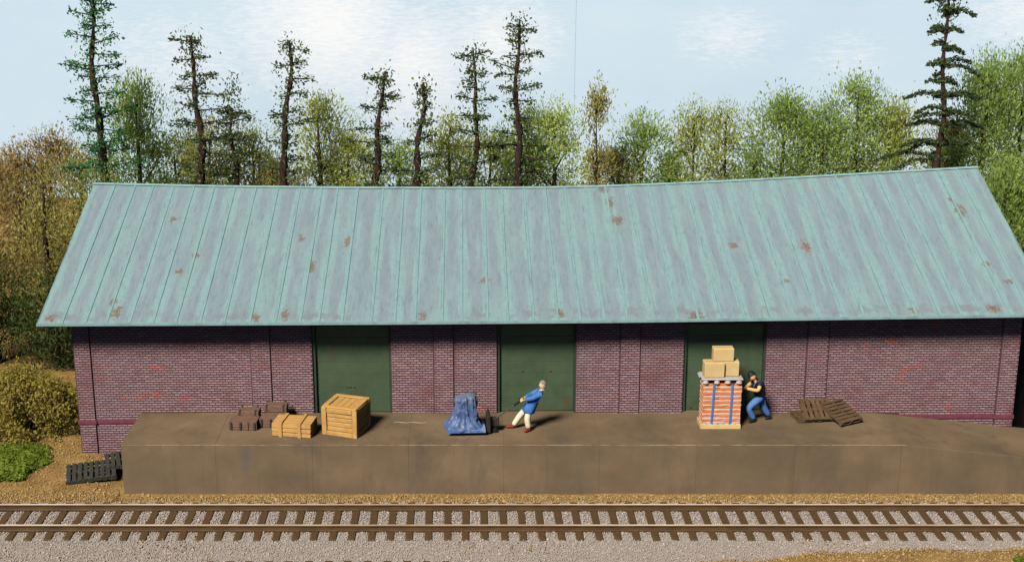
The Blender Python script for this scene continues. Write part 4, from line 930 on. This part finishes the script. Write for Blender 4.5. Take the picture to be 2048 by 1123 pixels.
def snag(label, x, y, xt, zt, col, levels, span, name='conifer_tree', start=.42, dabs=34, droop=.0, tuft=.16, thick=.15, stub=1.0, grp='tall sparse conifers behind the freight house', lay=False):
    t = thing(name, label, 'tree', (x, y, 0), 0, grp); dx = xt - x
    def tr_(q): return Vector((dx*q + .09*math.sin(q*11 + x) + .05*math.sin(q*23), .05*math.sin(q*8), zt*q))
    nn = 44; qs = np.linspace(0, stub, nn); b = MB()
    b.tube([tr_(q) for q in qs], [thick*1.3*(1 - .80*(q/stub)**1.3)*(1 + .22*math.sin(q*61+x*3) + .16*math.sin(q*133+x)) for q in qs], 8); b.build('trunk', M['bark'], t, smooth=True)
    Pn = []; Dn = []; Tn = []
    for i in range(levels):
        q = start + (1.0 - start) * (i + .5) / levels
        for s_ in ((-1, 1, -1, 1, 0) if lay else (-1, 1, random.choice((-1, 1, 0)))):
            az = (0 if s_ > 0 else math.pi) + random.uniform(-.55, .55) if s_ else random.choice((1, -1)) * random.uniform(1.1, 1.9)
            Ln = span * ((1.05 - .62*(q - start)/(1 - start)) if not lay else (1.12 - .78*((q - start)/(1 - start))**1.6)) * random.choice((.3, .55, .85, 1.1, 1.35)) * random.uniform(.85, 1.1); q0 = q + random.uniform(-.012, .012)
            q0 = min(q0, stub - .01); p0 = tr_(q0); dr_ = Vector((math.cos(az), math.sin(az), 0)); rise = random.uniform(-.1, .35) if not lay else random.uniform(-.05, .22)
            p1 = p0 + dr_*Ln*.55 + Vector((0, 0, rise*Ln*.5)); p2 = p0 + dr_*Ln + Vector((0, 0, (rise - droop)*Ln))
            lb = MB(); lb.tube([p0, p1, p2], [.035, .024, .010], 5); lb.build('branch', M['bark'], t, smooth=True)
            nd = int(2.6 * dabs * Ln / span)
            cl_ = [random.uniform(.1, 1) for _ in range(4)]
            for k_ in range(nd):
                u_ = random.random() if (lay or random.random() < .3) else min(1, max(0, random.choice(cl_) + random.gauss(0, .07))); pp_ = p0.lerp(p1, u_*2) if u_ < .5 else p1.lerp(p2, u_*2-1)
                sp = tuft * (1.15 - .6*u_)
                pp_ = pp_ + Vector((random.gauss(0, sp), random.gauss(0, sp), random.gauss(-.02 if not lay else .0, sp*.75)))
                Pn.append(pp_); Dn.append(dr_*random.uniform(.2, 1) + Vector((random.gauss(0, .5), random.gauss(0, .5), random.gauss(.1, .5)))); Tn.append(random.betavariate(2, 2.4))
    for k_ in range(0 if lay else 620):
        q = start*.8 + (.97 - start*.8) * random.random()**1.5; p_ = tr_(q); Pn.append(p_ + Vector((random.gauss(0, span*(.62 - .42*q)), random.gauss(0, span*.36), random.gauss(0, .3)))); Dn.append(Vector((random.gauss(0, .6), random.gauss(0, .3), 1))); Tn.append(random.uniform(.6, 1.0))
    # tufts round the top
    for k_ in range(int(dabs*4)):
        q = 1 - abs(random.gauss(0, .055)); p_ = tr_(min(q, 1)); Pn.append(p_ + Vector((random.gauss(0, span*.17), random.gauss(0, .2), random.gauss(0, .22)))); Dn.append(Vector((random.gauss(0, .7), random.gauss(0, .3), 1))); Tn.append(random.betavariate(2, 2.2))
    n = len(Pn)
    me = leaf_mesh('crown', np.array([tuple(p) for p in Pn]), np.array([tuple(p) for p in Dn]), np.full(n, .14), np.full(n, .07), np.array(Tn)); obj('crown', me, LM[col], t)
    return t
snag('tallest conifer at the far left with bright emerald tufts, top cut by the frame', -15.73, 22, -15.8, 14.2, 'emerald', 15, 1.55, dabs=46, tuft=.2, thick=.2)
snag('bare brown conifer left of centre-left with a rounded dark tuft on top', -11.47, 22.5, -11.67, 11.9, 'conifer', 10, 1.5, dabs=40, thick=.2)
snag('short broken conifer trunk between two taller ones', -10.24, 23, -10.14, 10.0, 'conifer', 6, 1.1, dabs=24, thick=.17, stub=.86, start=.55)
snag('brown trunked conifer with a one-sided feathery top leaning right', -8.28, 22.5, -7.53, 11.7, 'conifer', 10, 1.2, dabs=26, tuft=.2, thick=.2)
snag('thick leaning conifer trunk whose top bends right, left of the close pair', -4.78, 22, -3.37, 10.4, 'conifer', 9, 1.25, dabs=40, thick=.2)
snag('dark straight conifer trunk, right one of the close pair', -2.39, 22.5, -1.83, 9.9, 'conifer', 8, 1.2, dabs=34, thick=.2)
snag('slender conifer with a light green forked top left of the tall central one', .31, 23, .48, 11.3, 'conifer', 10, 1.15, dabs=32, thick=.15)
snag('tall central conifer with small dark leaf tufts left of the sky seam', 2.32, 23.5, 2.34, 12.5, 'conifer', 11, 1.35, dabs=36, thick=.18)
snag('dark layered spruce at the right with even tiers of horizontal branches', 20.35, 21.5, 20.28, 14.0, 'conifer', 13, 1.62, dabs=95, tuft=.085, thick=.15, lay=True, droop=.24, start=.36)
bushy('slim spiky brownish tree just right of the sky seam', 5.75, 22.5, 9.9, .62, 'brownolive', 2, 1.3, fray=.9, cone=.9, name='slim_tree')
BUSH = [(-20.48,25,6.4,1.36,'brown','russet tree at the left edge of the picture'),(-19.3,26,7.1,1.2,'brown','russet brown tree with a pointed top near the left edge'),(-17.3,24,6.6,1.3,'brownolive','olive brown tree left of the tallest conifer'),
 (-14.9,25,9.7,1.35,'green','tall green leafy tree right beside the tallest conifer'),(-13.3,25.5,6.9,1.2,'green','low green tree in front of the roof end at left'),(-11.6,25,7.6,1.3,'brownolive','brown olive tree round the foot of the second conifer'),
 (-9.7,25,7.3,1.1,'olive','olive tree behind the broken conifer trunk'),(-8.75,24,6.1,.7,'brownolive','small dark olive tree left of the feathery conifer'),(-6.6,25,8.7,1.3,'olive','yellow olive tree right of the feathery conifer'),(-5.3,25,7.0,1.0,'olive','lower olive tree left of the bent conifer'),
 (-3.1,26,6.4,1.0,'green','small green tree between the close pair of trunks'),(-.7,25,7.8,1.2,'olive','olive tree right of the close pair of trunks'),(1.2,26,6.7,1.2,'olive','low olive tree between the slender and the tall conifer'),(2.8,25,8.2,1.0,'light','light green tree at the foot of the tall central conifer'),
 (4.0,24.5,8.5,1.1,'light','pale green tree left of the sky seam'),(7.0,25,6.4,.7,'brownolive','low brownish tree right of the slim spiky tree'),(8.1,25,7.9,1.05,'green','green tree with a frayed top right of the slim spiky tree'),(9.3,25,6.0,.65,'green','low green shrub in the gap right of centre'),
 (10.35,25,8.6,.72,'olive','left one of two narrow olive trees'),(11.85,25,8.5,.72,'olive','right one of two narrow olive trees'),(13.2,25,6.5,.8,'green','low green tree left of the broad one'),(14.6,25.5,8.7,1.6,'green','broad green tree in the right half, frayed on top'),
 (16.2,25,8.3,1.4,'green','green tree adjoining the broad one at right'),(17.9,25.5,9.6,1.25,'green','open branched green tree left of the dark spruce'),(19.6,26,8.4,1.3,'olive','olive tree behind the dark spruce'),
 (23.1,24,10.9,1.35,'green','tall green tree right of the dark spruce'),(25.2,25,11.0,1.5,'green','tall green tree at the right edge of the picture'),(22.2,25,7.8,1.1,'brownolive','lower brown olive tree right of the dark spruce')]
for x, y, zt, hw, col, lab in BUSH: bushy(lab, x, y, zt, hw*1.42, col, 3.3 if -13.5 < x < 18 else .4, 1.32)
# trees beside the left end of the house, down to the ground
for x, y, zt, hw, col, lab in [(-16.9,17,7.2,1.7,'brownolive','dense olive brown tree beside the left roof end'),(-19.6,18,7.4,1.8,'brown','dense russet tree at the left edge behind the shrub'),(-22.5,17,7,1.8,'brown','russet tree just outside the left edge'),(-15.2,19.5,6.5,1.3,'green','green tree tucked behind the left gable'),
                              (-15.6,13,3.9,1.5,'dark','evergreen bush under the left eave, shade painted into its leaves'),(-18.2,13.5,4.2,1.7,'dark','evergreen bush behind the ochre shrub, leaves coloured dark for shade')]:
    bushy(lab, x, y, zt, hw, col, .2, 1.35 if col == 'dark' else 1.02, grp='trees beside the left end of the house')
for x, y, zt, hw, col, lab in [(21.6,17,7.5,1.7,'green','dense green tree beside the right roof end'),(24,18,8.5,1.8,'green','dense green tree at the right edge beside the roof')]:
    bushy(lab, x, y, zt, hw, col, .2, 1.3, grp='trees beside the right end of the house')
# ochre shrub and moss
t = thing('ochre_shrub', 'big fuzzy ochre shrub at the left end of the brick wall', 'shrub', (-14.9, 6.4, .05))
n = 30000; an = rng.uniform(0, 2*np.pi, n); K = 240
ca = rng.uniform(0, 2*np.pi, K); cr_ = np.sqrt(rng.uniform(0, 1, K)); cz = rng.uniform(0, 1, K)
def shrub_r(z): return np.sqrt(np.clip(1 - z**2.2, 0, 1))
cc = np.stack([cr_*np.cos(ca)*2.35*shrub_r(cz) - .1, cr_*np.sin(ca)*1.5*shrub_r(cz), cz*2.25], 1); ct = rng.beta(2, 2, K)
ci = rng.integers(0, K, n); Pn = cc[ci] + rng.normal(0, .17, (n, 3)); Pn = Pn[:, :]; Pn[:, 2] = np.abs(Pn[:, 2])
me = leaf_mesh('foliage', Pn, rng.normal(0, 1, (n, 3)) + np.array([0, 0, .7]), np.full(n, .10), np.full(n, .05), ct[ci]*.5 + rng.uniform(0, .5, n)); obj('foliage', me, LM['ochre'], t)
b = MB()
for i in range(16):
    a_ = random.uniform(0, 6.28); r_ = random.uniform(.3, 1); b.tube([(r_*.4*math.cos(a_), r_*.3*math.sin(a_), -.15), (r_*math.cos(a_), r_*.7*math.sin(a_), .9), (r_*1.7*math.cos(a_), r_*1.1*math.sin(a_), 1.7)], [.04, .025, .008], 5)
b.build('stems', M['bark'], t)
t = thing('moss_mound', 'bright green moss mound on the ground at the left edge', 'moss', (-14.6, 3.75, .1))
bm = bmesh.new(); bmesh.ops.create_icosphere(bm, subdivisions=4, radius=1)
for v in bm.verts:
    k_ = 1 + .22*mnoise.noise(v.co*2.2) + .08*mnoise.noise(v.co*6); v.co = Vector((v.co.x*1.22*k_, v.co.y*1.45*k_, max(-.1, v.co.z*.34*k_)))
me = bpy.data.meshes.new('mound'); bm.to_mesh(me); bm.free(); obj('mound', me, plain('moss_body', S(96,114,36), S(122,138,48), 7, .95, .05, .8, 25), t)
vco = np.array([tuple(v.co) for v in me.vertices if v.co.z > -.05]); n = 9000; ii = rng.integers(0, len(vco), n); Pn = vco[ii] + rng.normal(0, .035, (n, 3)); Pn[:, 2] += .01
me = leaf_mesh('tufts', Pn, rng.normal(0, .6, (n, 3)) + np.array([0, 0, 1]), np.full(n, .075), np.full(n, .04), rng.beta(2, 2, n)); obj('tufts', me, LM['moss'], t)
t = thing('moss_tuft', 'small green moss tuft in the bottom right corner', 'moss', (15.35, -2.95, .1))
n = 900; an = rng.uniform(0, 6.28, n); r_ = np.sqrt(rng.uniform(0, 1, n)); Pn = np.stack([r_*np.cos(an)*.28, r_*np.sin(an)*.18, (1-r_**2)*.09+.01], 1)
obj('tufts', leaf_mesh('tufts', Pn, rng.normal(0, .6, (n, 3)) + np.array([0, 0, 1]), np.full(n, .07), np.full(n, .035), rng.beta(2, 2, n)), LM['moss'], t)
b = MB(); b.tube([(0,0,-.05),(.01,0,.03)], [.2,.12], 10); b.build('cushion', LM['moss'], t)

# ------------------------------------------------------------------ shed at the right, coloured black in place of shade
sh = thing('shaded_shed', 'boarded shed behind the right corner of the brick house, its shade painted in as black', 'shed', (21.2, 9.5, 0))
b = MB(); b.box(-2.9, 2.9, -2.9, 2.9, -.1, 4.2); b.build('wall', M['shade_board'], sh)
for i in range(20):
    b = MB(); x0 = -2.9 + i*.29; b.box(x0+.01, x0+.28, -2.95-random.uniform(0,.01), -2.902, -.1, 4.2); b.build('board', M['shade_board'], sh)
b = MB(); b.poly([(-3.2,-3.6,4.25),(3.2,-3.6,4.25),(3.2,3.2,4.9),(-3.2,3.2,4.9),(-3.2,-3.6,4.35),(3.2,-3.6,4.35),(3.2,3.2,5.0),(-3.2,3.2,5.0)], [(0,3,2,1),(4,5,6,7),(0,1,5,4),(1,2,6,5),(2,3,7,6),(3,0,4,7)]); b.build('roof', M['shade_board'], sh)
